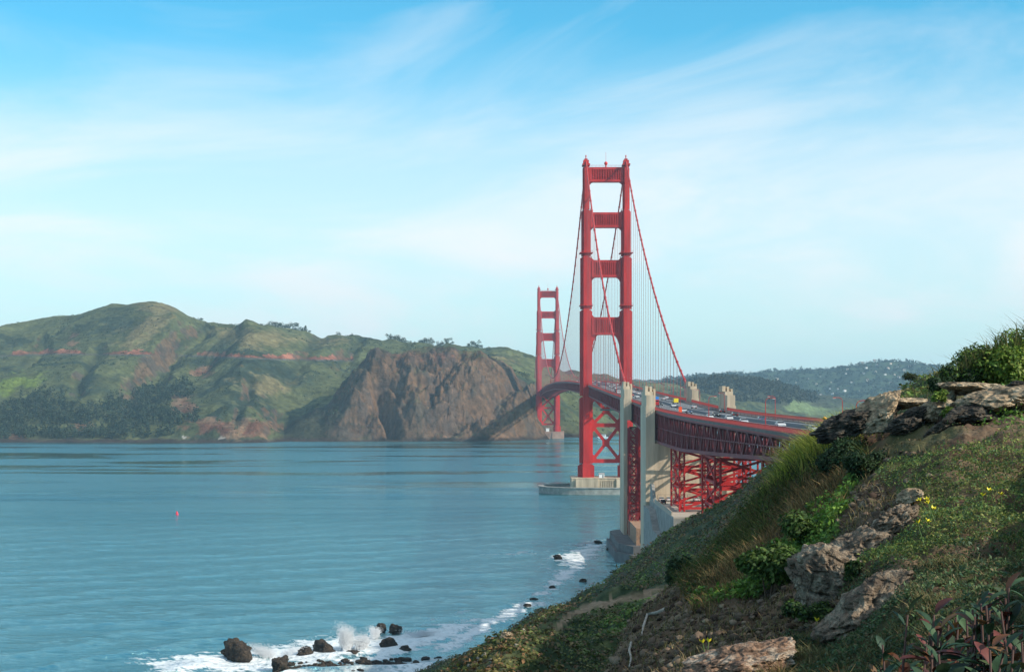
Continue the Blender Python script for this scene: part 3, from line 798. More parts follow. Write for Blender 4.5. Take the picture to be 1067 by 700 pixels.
def tower(Y, near):
    X = bx(Y)
    t = empty('tower'); t.parent = bridge; t.location = (X - bx(YN), Y - YN, 0)
    tag(t, 'nearer taller-looking red tower with four portal struts' if near else 'far red tower in front of the brown headland')
    def tp(mb, name, m=RED, **k):
        o = mb.build(name, m, t, **k); o.matrix_parent_inverse = Matrix.Translation(-Vector((X, Y, 0))); return o
    for s in (-1, 1):
        tp(leg_mb(X + s * HW, Y, 223.5, 10.5, s), 'tower_leg')
        c = MB()
        c.box(X + s * HW - 2.6, X + s * HW + 2.6, Y - 5.2, Y + 5.2, 223.52, 224.6)
        c.box(X + s * HW - 1.9, X + s * HW + 1.9, Y - 3.4, Y + 3.4, 224.62, 227.2)
        c.box(X + s * HW - 1.1, X + s * HW + 1.1, Y - 1.6, Y + 1.6, 227.22, 228.4)
        c.tube([(X + s * HW, Y, 228.3), (X + s * HW, Y, 230.0)], 0.32, 8)
        c.tube([(X + s * HW, Y, 229.9), (X + s * HW, Y, 231.0)], [0.5, 0.3], 8)
        tp(c, 'cable_saddle')
    for (z0, z1, inner, dep, au, ad) in ((212.4, 222.3, 11.6, 8.6, 0.02, 4.0), (181.2, 191.4, 10.8, 10.4, 3.0, 3.8), (147.2, 158.8, 10.0, 12.0, 3.0, 4.5), (107.8, 119.8, 9.7, 13.0, 3.0, 13.0)):
        tp(strut_mb(X, Y, z0, z1, inner, dep, au, ad), 'portal_strut')
    g = MB()
    for k in range(25):
        xx = X - 11 + k * 22 / 24
        g.box(xx - 0.05, xx + 0.05, Y - 3.2, Y - 3.1, 222.3, 223.5)
    g.box(X - 11, X + 11, Y - 3.22, Y - 3.08, 223.5, 223.62)
    tp(g, 'top_railing')
    b = MB()
    b.tube([(X, Y, 222.3), (X, Y, 224.4)], 0.5, 8)
    bn = [(0.3, 224.0), (1.0, 224.5), (1.25, 225.3), (1.0, 226.1), (0.3, 226.6)]
    b.tube([(X, Y, z) for r, z in bn], [r for r, z in bn], 12)
    b.tube([(X, Y, 226.6), (X, Y, 233)], 0.09, 5)
    tp(b, 'beacon')
    xb = MB(); i_ = HW - 4.4
    dpt = 3.0
    for z in (21.5, 46.0, 66.0):
        xb.box(X - i_, X + i_, Y - dpt / 2, Y + dpt / 2, z - 1.3, z + 1.3)
    for za, zb in ((22, 45.5), (46.5, 65.5)):
        for s in (-1, 1):
            xb.bar((X - s * i_, Y + s * 0.03, za), (X + s * i_, Y + s * 0.03, zb), 2.1, dpt * 0.8 + s * 0.05, up=(0, 1, 0))
        xb.prism([(X + 2.6 * math.cos(k * PI / 4 + PI / 8), (za + zb) / 2 + 2.6 * math.sin(k * PI / 4 + PI / 8)) for k in range(8)], 'y', Y - 1.55, Y + 1.55)
        for s in (-1, 1):
            for z in (za, zb):
                sz = 1 if z == za else -1
                xb.prism([(X + s * i_, z), (X + s * i_, z + sz * 4.6), (X + s * (i_ - 3.8), z)], 'y', Y - 1.42, Y + 1.42)
    tp(xb, 'cross_bracing')
    p = MB()
    p.box(X - 24, X + 24, Y - 14, Y + 14, 0, 10.2)
    for k in range(15):
        xx = X - 16 + 10 + k * 1.55
        if xx < X + 8: p.box(xx, xx + 0.9, Y - 14.6, Y - 14.02, 3.5, 9.0)
    for s in (-1, 1):
        p.box(X + s * HW - 7.5, X + s * HW + 7.5, Y - 15.4, Y - 14.03, 0, 9.9)
    p.box(X - 24.3, X + 24.3, Y - 14.3, Y + 14.3, 10.21, 10.6)
    tp(p, 'concrete_pier', CONC if near else mat('far_pier_concrete', (0.36, 0.22, 0.17), 0.85, var=0.2, vscale=0.2))
    if near:
        f = MB()
        def oval(ax, ay, n=48):
            return [(X + math.copysign(abs(math.cos(2 * PI * k / n)) ** 0.8, math.cos(2 * PI * k / n)) * ax, Y + math.copysign(abs(math.sin(2 * PI * k / n)) ** 0.8, math.sin(2 * PI * k / n)) * ay) for k in range(n)]
        o1, o2 = oval(46, 27.5), oval(43, 24.5)
        n_ = len(o1)
        for za, zb, (pa, pb) in ((-2, 4.2, (o1, o2)), (4.21, 4.8, (oval(46.5, 28), oval(42.7, 24.2)))):
            for k in range(n_):
                j = (k + 1) % n_
                f._add([(*pa[k], za), (*pa[j], za), (*pb[j], za), (*pb[k], za), (*pa[k], zb), (*pa[j], zb), (*pb[j], zb), (*pb[k], zb)],
                       [(0, 1, 5, 4), (2, 3, 7, 6), (4, 5, 6, 7), (0, 3, 2, 1)])
        tp(f, 'pier_fender', CONCG)
    return t
tower(YN, True)
tower(YF, False)
# --- main cables
ZT = 228.0
def zcable(Y):
    if Y >= YF: return ZT - (Y - YF) / 330 * (ZT - 74) - 4 * 14 * ((Y - YF) / 330) * (1 - (Y - YF) / 330)
    if Y >= YN:
        t = (Y - YN) / (YF - YN)
        return ZT - 4 * (ZT - 85.0) * t * (1 - t)
    t = (YN - Y) / (YN - S1b)
    return ZT - t * (ZT - (bh(S1b) + 4.5)) - 4 * 16 * t * (1 - t)
def deckx(Y, s): return bx(Y) + s * HW
cy = list(np.arange(S1b - 4, YN, 7.6)) + [YN] + list(np.arange(YN + 7.6, YF, 10.0)) + [YF] + list(np.arange(YF + 8, YF + 300, 12))
for s in (-1, 1):
    c = MB()
    c.tube([(deckx(y, s), y, zcable(y)) for y in cy], 0.50, 8)
    y = S1b + 15
    while y < YF:
        if abs(y - YN) > 8 and y < 1500:
            z0, z1 = zcable(y - 0.45), zcable(y + 0.45)
            c.tube([(deckx(y, s), y - 0.45, z0), (deckx(y, s), y + 0.45, z1)], 0.70, 8)
        y += 15.24
    bpart(c, 'main_cable', mat('cable_red', (0.40, 0.035, 0.03), 0.55))
# --- suspender ropes: the hundred nearest as parts, the others as one
sp = []
for s in (-1, 1):
    y = S1b + 15
    while y < YF + 280:
        if min(abs(y - YN), abs(y - YF)) > 10: sp.append((y, s))
        y += 15.24
sp.sort()
ROPE = mat('suspender_rope', (0.30, 0.10, 0.10), 0.6)
def rope(mb, y, s, r):
    for dy in (-0.35, 0.35):
        mb.tube([(deckx(y, s), y + dy, bh(y) + 0.4), (deckx(y, s), y + dy, zcable(y) - 0.4)], r, 4)
for y, s in sp[:100]:
    mb = MB(); rope(mb, y, s, 0.07); bpart(mb, 'suspender_rope', ROPE)
mb = MB()
for y, s in sp[100:]: rope(mb, y, s, 0.08)
o = bpart(mb, 'suspender_ropes', ROPE); o['kind'] = 'stuff'
# --- deck: slab, walkways, lane lines, railing, stiffening truss
st = list(np.arange(170, 2560, 7.62))
def deck_strip(x0, x1, z0, z1, ys=None):
    mb = MB(); ys = ys or st
    for a, b in zip(ys[:-1], ys[1:]):
        ca, cb, ha, hb = bx(a), bx(b), bh(a), bh(b)
        mb._add([(ca + x0, a, ha + z0), (ca + x1, a, ha + z0), (cb + x1, b, hb + z0), (cb + x0, b, hb + z0),
                 (ca + x0, a, ha + z1), (ca + x1, a, ha + z1), (cb + x1, b, hb + z1), (cb + x0, b, hb + z1)],
                [(0, 3, 2, 1), (4, 5, 6, 7), (1, 2, 6, 5), (3, 0, 4, 7)])
    return mb
bpart(deck_strip(-9.4, 9.4, -1.7, -1.25), 'roadway', ROADL)
for s in (-1, 1):
    a, b = sorted((s * 9.42, s * 12.6))
    o = bpart(deck_strip(a, b, -1.7, -1.02), 'walkway', mat('walkway_slab', (0.16, 0.13, 0.12), 0.85, var=0.2, vscale=0.3))
lm = MB()
for xl in (-6.1, -3.05, 3.05, 6.1):
    y = 180.0
    while y < 1700:
        h0, h1 = bh(y) - 1.244, bh(y + 3) - 1.244
        lm._add([(bx(y) + xl - 0.09, y, h0), (bx(y) + xl + 0.09, y, h0), (bx(y) + xl + 0.09, y + 3, h1), (bx(y) + xl - 0.09, y + 3, h1)], [(0, 1, 2, 3)])
        y += 9.0
o = bpart(lm, 'lane_markings', PAINT); o['kind'] = 'stuff'
mbm = deck_strip(-0.28, 0.28, -1.247, -0.45, [y for y in st])
bpart(mbm, 'median_barrier', mat('median_barrier_steel', (0.22, 0.22, 0.23), 0.7))
for s in (-1, 1):
    rail = MB()
    for zz, hh_ in ((0.05, 0.14), (-0.85, 0.12)):
        for a, b in zip(st[:-1], st[1:]):
            rail.bar((bx(a) + s * 12.62, a, bh(a) + zz), (bx(b) + s * 12.62, b, bh(b) + zz), 0.14, hh_)
    y = 171.0
    while y < 2550:
        stp = 0.5 if y < 800 else (1.2 if y < 1400 else 3.0)
        w = 0.09 if y < 800 else (0.22 if y < 1400 else 0.55)
        rail.box(bx(y) + s * 12.62 - 0.03, bx(y) + s * 12.62 + 0.03, y - w / 2, y + w / 2, bh(y) - 1.0, bh(y) + 0.1)
        y += stp
    bpart(rail, 'railing', mat('railing_red', (0.38, 0.05, 0.045), 0.6))
    cr_ = MB()
    for zz in (-0.45, -0.75):
        for a, b in zip(st[:-1], st[1:]):
            cr_.bar((bx(a) + s * 9.5, a, bh(a) + zz), (bx(b) + s * 9.5, b, bh(b) + zz), 0.12, 0.16)
    for y in st: cr_.box(bx(y) + s * 9.5 - 0.08, bx(y) + s * 9.5 + 0.08, y - 0.08, y + 0.08, bh(y) - 1.02, bh(y) - 0.35)
    bpart(cr_, 'guard_rail', mat('guard_rail_steel', (0.20, 0.10, 0.10), 0.6))
def zbot(Y):
    """bottom chord below the deck line"""
    return float(np.interp(Y, [170, 300, 380, 470, 540, 565, 640, 700], [6.0, 6.6, 9.0, 11.5, 12.3, 12.3, 10.0, 8.4]))
for s in (-1, 1):
    tr = MB(); xo = s * 11.9
    for k, (a, b) in enumerate(zip(st[:-1], st[1:])):
        ta, tb = bh(a) - 1.9, bh(b) - 1.9; ba, bb = bh(a) - zbot(a), bh(b) - zbot(b)
        xa, xb_ = bx(a) + xo, bx(b) + xo
        far = 1.0 if a < 1400 else 1.25
        tr.bar((xa, a, ta), (xb_, b, tb), 0.75, 1.0)
        tr.bar((xa, a, ba), (xb_, b, bb), 0.75, 0.95)
        tr.bar((xa, a, ba), (xa, a, ta), 0.42 * far, 0.5)
        if k % 2: tr.bar((xa, a, ba), (xb_, b, tb), 0.5 * far, 0.55)
        else: tr.bar((xa, a, ta), (xb_, b, bb), 0.5 * far, 0.55)
        if a < S1a:      # denser lattice on the deep approach truss
            m_ = (a + b) / 2; tm, bm_ = (ta + tb) / 2, (ba + bb) / 2
            tr.bar((xa, m_, bm_), (xa, a, (ta + ba) / 2), 0.26, 0.26)
            tr.bar((xa, a, (ta + ba) / 2), (xb_, b, (tb + bb) / 2), 0.3, 0.3)
    bpart(tr, 'stiffening_truss', STEEL)
    fa = deck_strip(*sorted((s * 12.1, s * 12.58)), -1.95, -1.03)
    bpart(fa, 'walkway_fascia', mat('fascia_red', (0.34, 0.05, 0.05), 0.6, var=0.2, vscale=0.4))
fb = MB()
for k, y in enumerate(st):
    c = bx(y)
    fb.box(c - 11.5, c + 11.5, y - 0.25, y + 0.25, bh(y) - (3.9 if y > 700 else 3.1), bh(y) - 1.72)
    zb_ = bh(y) - zbot(y)
    fb.bar((c - 11.9, y, zb_), (c + 11.9, y, zb_), 0.6)
    y2 = y + 7.62
    fb.bar((c - 11.9, y, zb_ + 0.05), (bx(y2) + 11.9, y2, bh(y2) - zbot(y2) + 0.05), 0.42)
    fb.bar((c + 11.9, y, zb_ - 0.05), (bx(y2) - 11.9, y2, bh(y2) - zbot(y2) - 0.05), 0.42)
    if y < 700:
        pass
for xs_ in (-8, -4, 0, 4, 8):
    for a, b in zip(st[:-1], st[1:]):
        fb.bar((bx(a) + xs_, a, bh(a) - 2.2), (bx(b) + xs_, b, bh(b) - 2.2), 0.3, 0.9)
bpart(fb, 'floor_beams', STEEL)
mp_ = MB(); mp_.box(52, 82, 890, 897, 57.6, 58.4); 
for xx in (53, 60, 68, 75, 81): mp_.box(xx, xx + 0.3, 893, 893.4, 58.4, bh(893) - 8.6)
bpart(mp_, 'maintenance_platform', mat('platform_grey', (0.10, 0.15, 0.15), 0.7))
# --- concrete pylons at both ends of the arch
def pylon(y0, y1, lab):
    mb = MB(); h = bh((y0 + y1) / 2)
    X0, X1 = 47.9, 80.6
    zb = -1.0
    # full-width wall below the deck, with pilasters
    mb.box(X0 + 0.6, X1 - 0.6, y0 + 0.9, y1 - 0.9, zb, h - 13.0)
    for xa, xb, sh in ((X0, X0 + 3.3, 0.0), (X1 - 3.7, X1 - 0.4, -0.9)):
        if y0 == S1a and sh == 0.0:
            mb.box(xa, xb, y0, y1, h - 9, h + 0.4); mb.box(xa, xa + 1.5, y0, y1, zb, h - 9.01)
        else: mb.box(xa, xb, y0, y1, zb, h + 0.4)
        mb.box(xa + 0.25, xb - 0.25, y0 + 0.3, y0 + 5.5, h + 0.4, h + 4.3)        # low front block
        mb.box(xa + 0.25, xb - 0.25, y0 + 5.51, y1 - 1, h + 0.4, h + 5.6)        # body behind
        for fx, ft_, wd in ((0.5, 7.6, 1.1), (2.2, 7.4, 0.8), (3.6, 6.6, 0.7)):
            mb.box(xa + sh + fx, xa + sh + fx + wd, y0 + 8.5, y1 - 4.0, h - 1.0 if fx > 3 else h + 5.6, h + ft_)
        mb.box(xa + 0.6, xa + 2.4, y0 + 10, y1 - 5.5, h + 5.6, h + 6.6)
    for xa in (X0 + 4.2, X0 + 5.3, X0 + 20.5, X0 + 23.5, X1 - 6.0):
        mb.box(xa, xa + 0.7, y0 + 0.35, y0 + 0.89, zb, h - 13.4)
    if y0 == S2a: mb.box(X0 + 3.31, X0 + 10.6, y0 + 0.1, y0 + 0.9, zb, h - 13.02)
    mb.box(X0 + 3.92, X1 - 3.92, y0 + 0.5, y1 - 0.5, h - 12.99, h - 12.2)
    o = bpart(mb, 'concrete_pylon', CONC); tag(o, lab)
    return o
pylon(S2a, S2b, 'nearer pair of stepped concrete pylon heads')
pylon(S1a, S1b, 'farther pair of stepped concrete pylon heads')
# --- steel arch between the pylons
for s in (-1, 1):
    ar = MB(); X = 64.4 + s * 10.2
    n_ = 14
    def zlo(t): return 8 + 34 * (1 - (2 * t - 1) ** 2)
    def zhi(t): return 22 + 26 * (1 - (2 * t - 1) ** 2)
    P0 = [(S2b + (S1a - S2b) * k / n_) for k in range(n_ + 1)]
    for k in range(n_):
        a, b = P0[k], P0[k + 1]; ta, tb = k / n_, (k + 1) / n_
        ar.bar((X, a, zlo(ta)), (X, b, zlo(tb)), 1.0, 1.2); ar.bar((X, a, zhi(ta)), (X, b, zhi(tb)), 1.0, 1.2)
        ar.bar((X, a, zlo(ta)), (X, a, zhi(ta)), 0.6); ar.bar((X, a, zlo(ta)), (X, b, zhi(tb)), 0.55)
        ar.bar((X, b, zlo(tb)), (X, a, zhi(ta)), 0.5)
        zt = bh(a) - zbot(a)
        for dx in (-0.9, 0.9): ar.bar((X + dx, a, zhi(ta)), (X + dx, a, zt), 0.45)
        z = zhi(ta)
        while z < zt - 3:
            ar.bar((X - 0.9, a, z), (X + 0.9, a, z + 3), 0.3); z += 3
        if zt - zhi(tb) > 12: ar.bar((X, a, zt), (X, b, zhi(tb)), 0.5)
    bpart(ar, 'arch_rib', RED)
ab = MB()
for k in range(0, n_ + 1):
    a = P0[k]; t = k / n_
    for z0, z1 in ((zlo(t), zhi(t)), (zhi(t), bh(a) - zbot(a))):
        ab.bar((54.2, a, z0), (74.6, a, z0), 0.5)
        ab.bar((54.2, a, z0), (74.6, a, z1), 0.45); ab.bar((74.6, a, z0), (54.2, a, z1), 0.4)
# lattice legs standing in front of the far pylon
for yy in (S1a - 3, S1a - 11):
    z = 9.0
    while z < 50:
        for xa, xb in ((49.6, 53.0), (53.0, 56.6)):
            ab.bar((xa, yy, z), (xb, yy, z + 4), 0.35); ab.bar((xb, yy, z), (xa, yy, z + 4), 0.35)
        ab.bar((49.6, yy, z), (56.6, yy, z), 0.5)
        z += 4
    for xa in (49.6, 53.0, 56.6): ab.bar((xa, yy, 8), (xa, yy, 53), 0.7)
bpart(ab, 'arch_bracing', REDD)
# --- steel viaduct towers on the slope
def bent(y0, y1, zb, lab, ztop=None):
    mb = MB(); xl, xr = 54.0, 75.0
    zt = min(bh(y0) - zbot(y0), bh(y1) - zbot(y1)) - 0.3
    for x in (xl, xr):
        for y in (y0, y1):
            # laced columns: four angles with lacing
            for dx in (-0.75, 0.75):
                for dy in (-0.5, 0.5): mb.box(x + dx - 0.24, x + dx + 0.24, y + dy - 0.24, y + dy + 0.24, zb, zt)
            z = zb
            while z < zt - 1.6:
                mb.bar((x - 0.75, y - 0.5, z), (x + 0.75, y - 0.5, z + 1.5), 0.16); mb.bar((x - 0.75, y + 0.5, z + 1.5), (x + 0.75, y + 0.5, z), 0.16)
                mb.bar((x - 0.75, y - 0.5, z), (x - 0.75, y + 0.5, z + 1.5), 0.16)
                z += 1.5
    lv = np.linspace(zb + 1.0, zt - 0.6, 4)
    for y in (y0, y1):
        for z in lv: mb.bar((xl, y, z), (xr, y, z), 0.75, 0.75)
        for a, b in zip(lv[:-1], lv[1:]):
            mb.bar((xl, y - 0.1, a), (xr, y - 0.1, b), 0.65); mb.bar((xr, y + 0.1, a), (xl, y + 0.1, b), 0.65)
            mb.bar(((xl + xr) / 2, y, a), ((xl + xr) / 2, y, b), 0.45)
        for z in lv[1:3]: mb.prism([(xl + 0.5, z - 1.4), (xl + 2.6, z), (xl + 0.5, z + 1.4)], 'y', y - 0.2, y + 0.2)
    for x in (xl, xr):
        for z in lv: mb.bar((x, y0, z), (x, y1, z), 0.6)
        for a, b in zip(lv[:-1], lv[1:]):
            mb.bar((x - 0.1, y0, a), (x - 0.1, y1, b), 0.5); mb.bar((x + 0.1, y1, a), (x + 0.1, y0, b), 0.5)
    o = bpart(mb, 'steel_bent', RED); tag(o, lab)
bent(482, 507, 30.2, 'lattice steel leg tower standing on the concrete terrace')
bent(398, 424, 30.0, 'lattice steel leg tower half hidden by the green slope')
bent(300, 322, 34.0, 'lattice steel leg tower behind the grassy spur')
# ------------------------------------------------------------------ terrace, sea wall
ter = empty('concrete_terrace', (66, 505, 0)); tag(ter, 'pale concrete terrace with stepped grey retaining walls below the bridge deck', 'terrace')
def tpar(mb, name, m):
    o = mb.build(name, m, ter); o.matrix_parent_inverse = Matrix.Translation(-Vector((66, 505, 0))); return o
w = MB()
w.box(49.2, 110, 462, 542.4, -4, 29.6)
w.prism([(541.5, -4), (541.5, 27.8), (520, 27.8), (506, 22), (492, 22), (476, 16), (476, -4)], 'x', 47.0, 49.18)
w.prism([(541.0, 29.62), (541.0, 35.5), (536, 35.5), (527, 29.62)], 'x', 49.3, 50.3)
tpar(w, 'retaining_wall', CONCG)
w = MB(); w.box(49.25, 110, 462.2, 542.3, 29.604, 30.0)
tpar(w, 'terrace_floor', mat('pale_concrete_floor', (0.40, 0.35, 0.29), 0.85, var=0.15, vscale=0.3))
w = MB(); w.box(49.4, 49.7, 470, 526, 30.0, 31.1)
y = 470
tpar(w, 'parapet', mat('parapet_concrete', (0.40, 0.34, 0.27), 0.85))
w = MB()
for xx in np.arange(50.6, 74, 2.6): w.box(xx - 0.05, xx + 0.05, 527.0, 527.1, 30.0, 32.6)
for zz in (31.2, 32.5): w.box(50.6, 74, 527.0, 527.08, zz, zz + 0.08)
tpar(w, 'wire_fence', mat('fence_steel', (0.12, 0.10, 0.09), 0.6))
sw = MB()
sw.prism([(43.0, 612), (48, 600), (120, 600), (120, 676), (47, 676), (43.0, 668)], 'z', -3, 7.2)
sw.prism([(41.6, 611.5), (47.2, 598), (120, 598), (120, 599.9), (47.9, 599.9), (42.9, 611.8), (42.9, 668), (41.6, 668)], 'z', -3, 4.0)
o = sw.build('sea_wall', mat('dark_sea_wall', (0.12, 0.12, 0.12), 0.8, var=0.3, vscale=0.3)); tag(o, 'dark stone sea wall at the foot of the concrete pylons', 'sea wall')
# brick fort between the pylons
ft = empty('brick_fort', (66, 625, 0)); tag(ft, 'low red-brown brick fort glimpsed between the two concrete pylons', 'fort')
def fpar(mb, name, m):
    o = mb.build(name, m, ft); o.matrix_parent_inverse = Matrix.Translation(-Vector((66, 625, 0))); return o
w = MB(); w.box(49.5, 110, 604, 648, 7.2, 14.0)
fpar(w, 'brick_wall', mat('fort_brick', (0.33, 0.20, 0.13), 0.9, var=0.35, vscale=0.8, bump=0.2))
for k in range(8):
    w = MB(); xx = 51.2 + k * 3.4
    w.prism([(xx, 8.2), (xx + 1.8, 8.2), (xx + 1.8, 11.0), (xx + 1.5, 11.8), (xx + 0.9, 12.1), (xx + 0.3, 11.8), (xx, 11.0)], 'y', 603.85, 603.99)
    fpar(w, 'arched_window', GLASSD)
# white shed and rail on the near pier
w = empty('pier_shed', (61.6, YN - 10.5, 10.6)); tag(w, 'small white shed standing on the concrete pier of the near tower', 'shed')
MB().box(-2.6, 1.0, -1.5, 1.5, 0, 2.6).build('shed_wall', WHITE, w)
MB().prism([(-1.8, 2.6), (1.8, 2.6), (0, 3.3)], 'x', -2.8, 1.2).build('shed_roof', mat('grey_roof', (0.3, 0.3, 0.3), 0.8), w)
MB().box(-0.4, 0.5, -1.56, -1.51, 0, 2.0).build('shed_door', mat('door_grey', (0.2, 0.2, 0.22), 0.6), w)
w = empty('pier_hut', (53.5, YF - 10, 10.6)); tag(w, 'tiny white hut on the pier of the far tower', 'hut')
MB().box(-2.4, 2.4, -2, 2, 0, 4.4).build('hut_wall', WHITE, w)
MB().prism([(-2.2, 4.4), (2.2, 4.4), (0, 5.4)], 'x', -2.6, 2.6).build('hut_roof', mat('grey_roof'), w)
# ------------------------------------------------------------------ lamps on the deck
def lamp(s, name='street_lamp'):
    r = empty(name)
    p = MB(); p.tube([(0, 0, 0), (0, 0, 0.5)], 0.26, 8); p.tube([(0, 0, 0.4), (0, 0, 7.6)], [0.15, 0.10], 6)
    p.build('lamp_post', LAMPM, r)
    a = MB(); a.tube([(0, 0, 7.5)] + [(-s * (1.2 - 1.2 * math.cos(t)), 0, 7.6 + 1.1 * math.sin(t)) for t in np.linspace(0, PI / 2, 5)[1:]] + [(-s * 2.3, 0, 8.72)], 0.09, 6)
    a.build('lamp_arm', LAMPM, r)
    h = MB(); h.prism([(-s * 2.1, 8.55), (-s * 2.1, 8.85), (-s * 3.0, 8.78), (-s * 3.0, 8.55)], 'y', -0.22, 0.22); hd = h.build('lamp_head', LAMPM, r)
    g = MB(); g.box(-s * 2.55 - 0.4, -s * 2.55 + 0.4, -0.18, 0.18, 8.40, 8.548); g.build('lamp_lens', LENS, r)
    return r
protos = {s: lamp(s) for s in (-1, 1)}
used = {-1: False, 1: False}
ordw = ['first', 'second', 'third', 'fourth', 'fifth', 'sixth', 'seventh', 'eighth', 'ninth', 'tenth', 'eleventh', 'twelfth', 'thirteenth', 'fourteenth', 'fifteenth', 'sixteenth']
ly0 = [y for y in np.arange(700, 2250, 45.72) if abs(y - YN) > 10]
lys = {-1: [240, 326, 420] + [605] + ly0, 1: [262, 341, 428, 530, 600, 648] + ly0}
for s in (-1, 1):
    ks = kn = 0
    for y in lys[s]:
        if not used[s]: L = protos[s]; used[s] = True
        else: L = copy_tree(protos[s])
        L.scale = (0.72, 0.72, 0.74); L.location = (bx(y) + s * 9.9, y, bh(y) - 1.02)
        side = 'west' if s < 0 else 'east'
        if y < S2a:
            ks += 1; lab = 'red curved lamp post, %s side of near deck, %s from the cliff' % (side, ordw[ks - 1])
        elif y < YN:
            kn += 1; lab = 'red curved lamp post on the %s walkway, %s beyond the nearer concrete pylons' % (side, ordw[kn - 1])
        else: lab = 'tiny red lamp post on the %s side of the main span between the towers' % side
        tag(L, lab, 'street lamp', 'lamp posts along the bridge deck')
# sign box with mast, deck traffic
sb = empty('roadside_sign', (bx(500) - 8.9, 500.0, bh(500) - 1.25)); tag(sb, 'bright orange-red box sign with a thin mast beside the southbound lane', 'sign')
MB().box(-0.55, 0.55, -0.15, 0.15, 0.5, 2.5).build('sign_board', mat('orange_sign', (0.85, 0.10, 0.03), 0.5), sb)
m_ = MB(); m_.tube([(0, 0.2, 0), (0, 0.2, 8.0)], 0.06, 6); m_.build('sign_post', LAMPM, sb)
def car_obj(paint, kind='car'):
    r = empty('parked_car' if kind == 'parked' else 'car')
    b = MB()
    prof = [(-2.2, 0.35), (2.2, 0.35), (2.25, 0.75), (1.9, 0.92), (1.0, 1.0), (-1.9, 1.0), (-2.22, 0.85)]
    b.prism(prof, 'x', -0.88, 0.88)
    b.build('body', paint, r, bevel=0.06)
    g = MB(); g._add([(-0.80, -1.75, 1.0), (0.80, -1.75, 1.0), (0.80, 1.0, 1.0), (-0.80, 1.0, 1.0), (-0.64, -1.2, 1.44), (0.64, -1.2, 1.44), (0.64, 0.25, 1.44), (-0.64, 0.25, 1.44)],
                      [(0, 1, 5, 4), (1, 2, 6, 5), (2, 3, 7, 6), (3, 0, 4, 7), (4, 5, 6, 7), (0, 3, 2, 1)])
    g.build('windows', GLASSD, r)
    f = MB(); f.box(-0.66, 0.66, -1.22, 0.27, 1.44, 1.5); f.build('roof', paint, r)
    for x in (-0.8, 0.8):
        for y in (-1.35, 1.4):
            w = MB(); w.tube([(x - 0.12, y, 0.33), (x + 0.12, y, 0.33)], 0.33, 12); w.build('wheel', TYRE, r)
    for x in (-0.62, 0.62):
        h = MB(); h.box(x - 0.18, x + 0.18, 2.19, 2.27, 0.6, 0.76); h.build('headlight', LENS, r)
        h = MB(); h.box(x - 0.2, x + 0.2, -2.26, -2.2, 0.62, 0.8); h.build('tail_light', mat('tail_light_red', (0.5, 0.02, 0.02), 0.3), r)
    return r
paints = [('white', mat('car_paint_white', (0.55, 0.55, 0.56), 0.3, spec=0.5)), ('black', mat('car_paint_black', (0.02, 0.02, 0.022), 0.2, spec=0.6)), ('silver', mat('car_paint_silver', (0.45, 0.46, 0.48), 0.3, spec=0.6)),
          ('dark blue', mat('car_paint_blue', (0.03, 0.06, 0.13), 0.25, spec=0.6)), ('red', mat('car_paint_red', (0.4, 0.02, 0.02), 0.25, spec=0.6))]
cars = {}
def put_car(name, x, y, z, rz, lab, group, kind='car'):
    key = (name, kind)
    if key not in cars:
        cars[key] = c = car_obj(dict(paints)[name], kind)
    else: c = copy_tree(cars[key])
    c.location = (x, y, z); c.rotation_euler = (0, 0, rz)
    return tag(c, lab, 'car', group)
G1 = 'cars driving over the bridge'
near = [(-4.6, 418, 'white', 'white car on the near deck in front of the nearer pylons'), (-7.6, 372, 'silver', 'silver car on the near deck close to the lamp post'),
        (-4.6, 338, 'white', 'white car on the near deck just left of the cliff'), (1.6, 402, 'dark blue', 'dark blue car in the middle lanes of the near deck'),
        (4.6, 470, 'black', 'black car in the far lanes level with the sign'), (-1.6, 468, 'black', 'black car on the median side near the orange sign'),
        (-4.6, 512, 'dark blue', 'dark blue car just behind the orange sign'), (-4.7, 528, 'silver', 'silver car passing between the nearer pylon heads'),
        (-7.6, 436, 'white', 'white car hugging the west walkway of the near deck'), (-1.6, 590, 'white', 'white car between the two pairs of pylons'),
        (-4.6, 612, 'black', 'black car between the two pairs of pylons'), (4.6, 575, 'silver', 'silver car in the east lanes between the pylon pairs'), (7.6, 520, 'black', 'black car beside the east pylon head'),
        (-4.6, 300, 'silver', 'silver car on the near deck partly behind the cliff'), (4.6, 310, 'white', 'white car in the east lanes by the cliff edge')]
for xo, y, nme, lab in near:
    put_car(nme, bx(y) + xo, y, bh(y) - 1.25, PI if xo < 0 else 0, lab, G1)
y = 690.0
rs = random.Random(5)
while y < 1500:
    xo = rs.choice([-7.6, -4.6, -1.6, 1.6, 4.6, 7.6]); nme = rs.choice(['white', 'white', 'white', 'black', 'silver', 'dark blue', 'red', 'silver'])
    put_car(nme, bx(y) + xo, y, bh(y) - 1.25, PI if xo < 0 else 0, 'small %s car in the line of traffic %s' % (nme, 'on the side span' if y < YN else 'beyond the near tower'), G1)
    y += rs.uniform(9, 19)
tk = empty('box_truck', (bx(596) - 7.4, 604, bh(600) - 1.25), PI); tag(tk, 'blue box truck with a red cab between the pylon pairs', 'truck')
MB().box(-1.25, 1.25, -4.2, 2.2, 1.0, 3.9).build('cargo_box', mat('truck_blue', (0.04, 0.22, 0.60), 0.4), tk)
MB().prism([(2.3, 0.6), (4.5, 0.6), (4.5, 1.7), (4.1, 2.7), (2.3, 2.7)], 'x', -1.15, 1.15).build('cab', mat('car_paint_red'), tk)
MB().box(-1.0, 1.0, 4.2, 4.42, 1.75, 2.4).build('windscreen', GLASSD, tk)
MB().box(-1.1, 1.1, -4.1, 2.4, 0.55, 0.99).build('chassis', TYRE, tk)
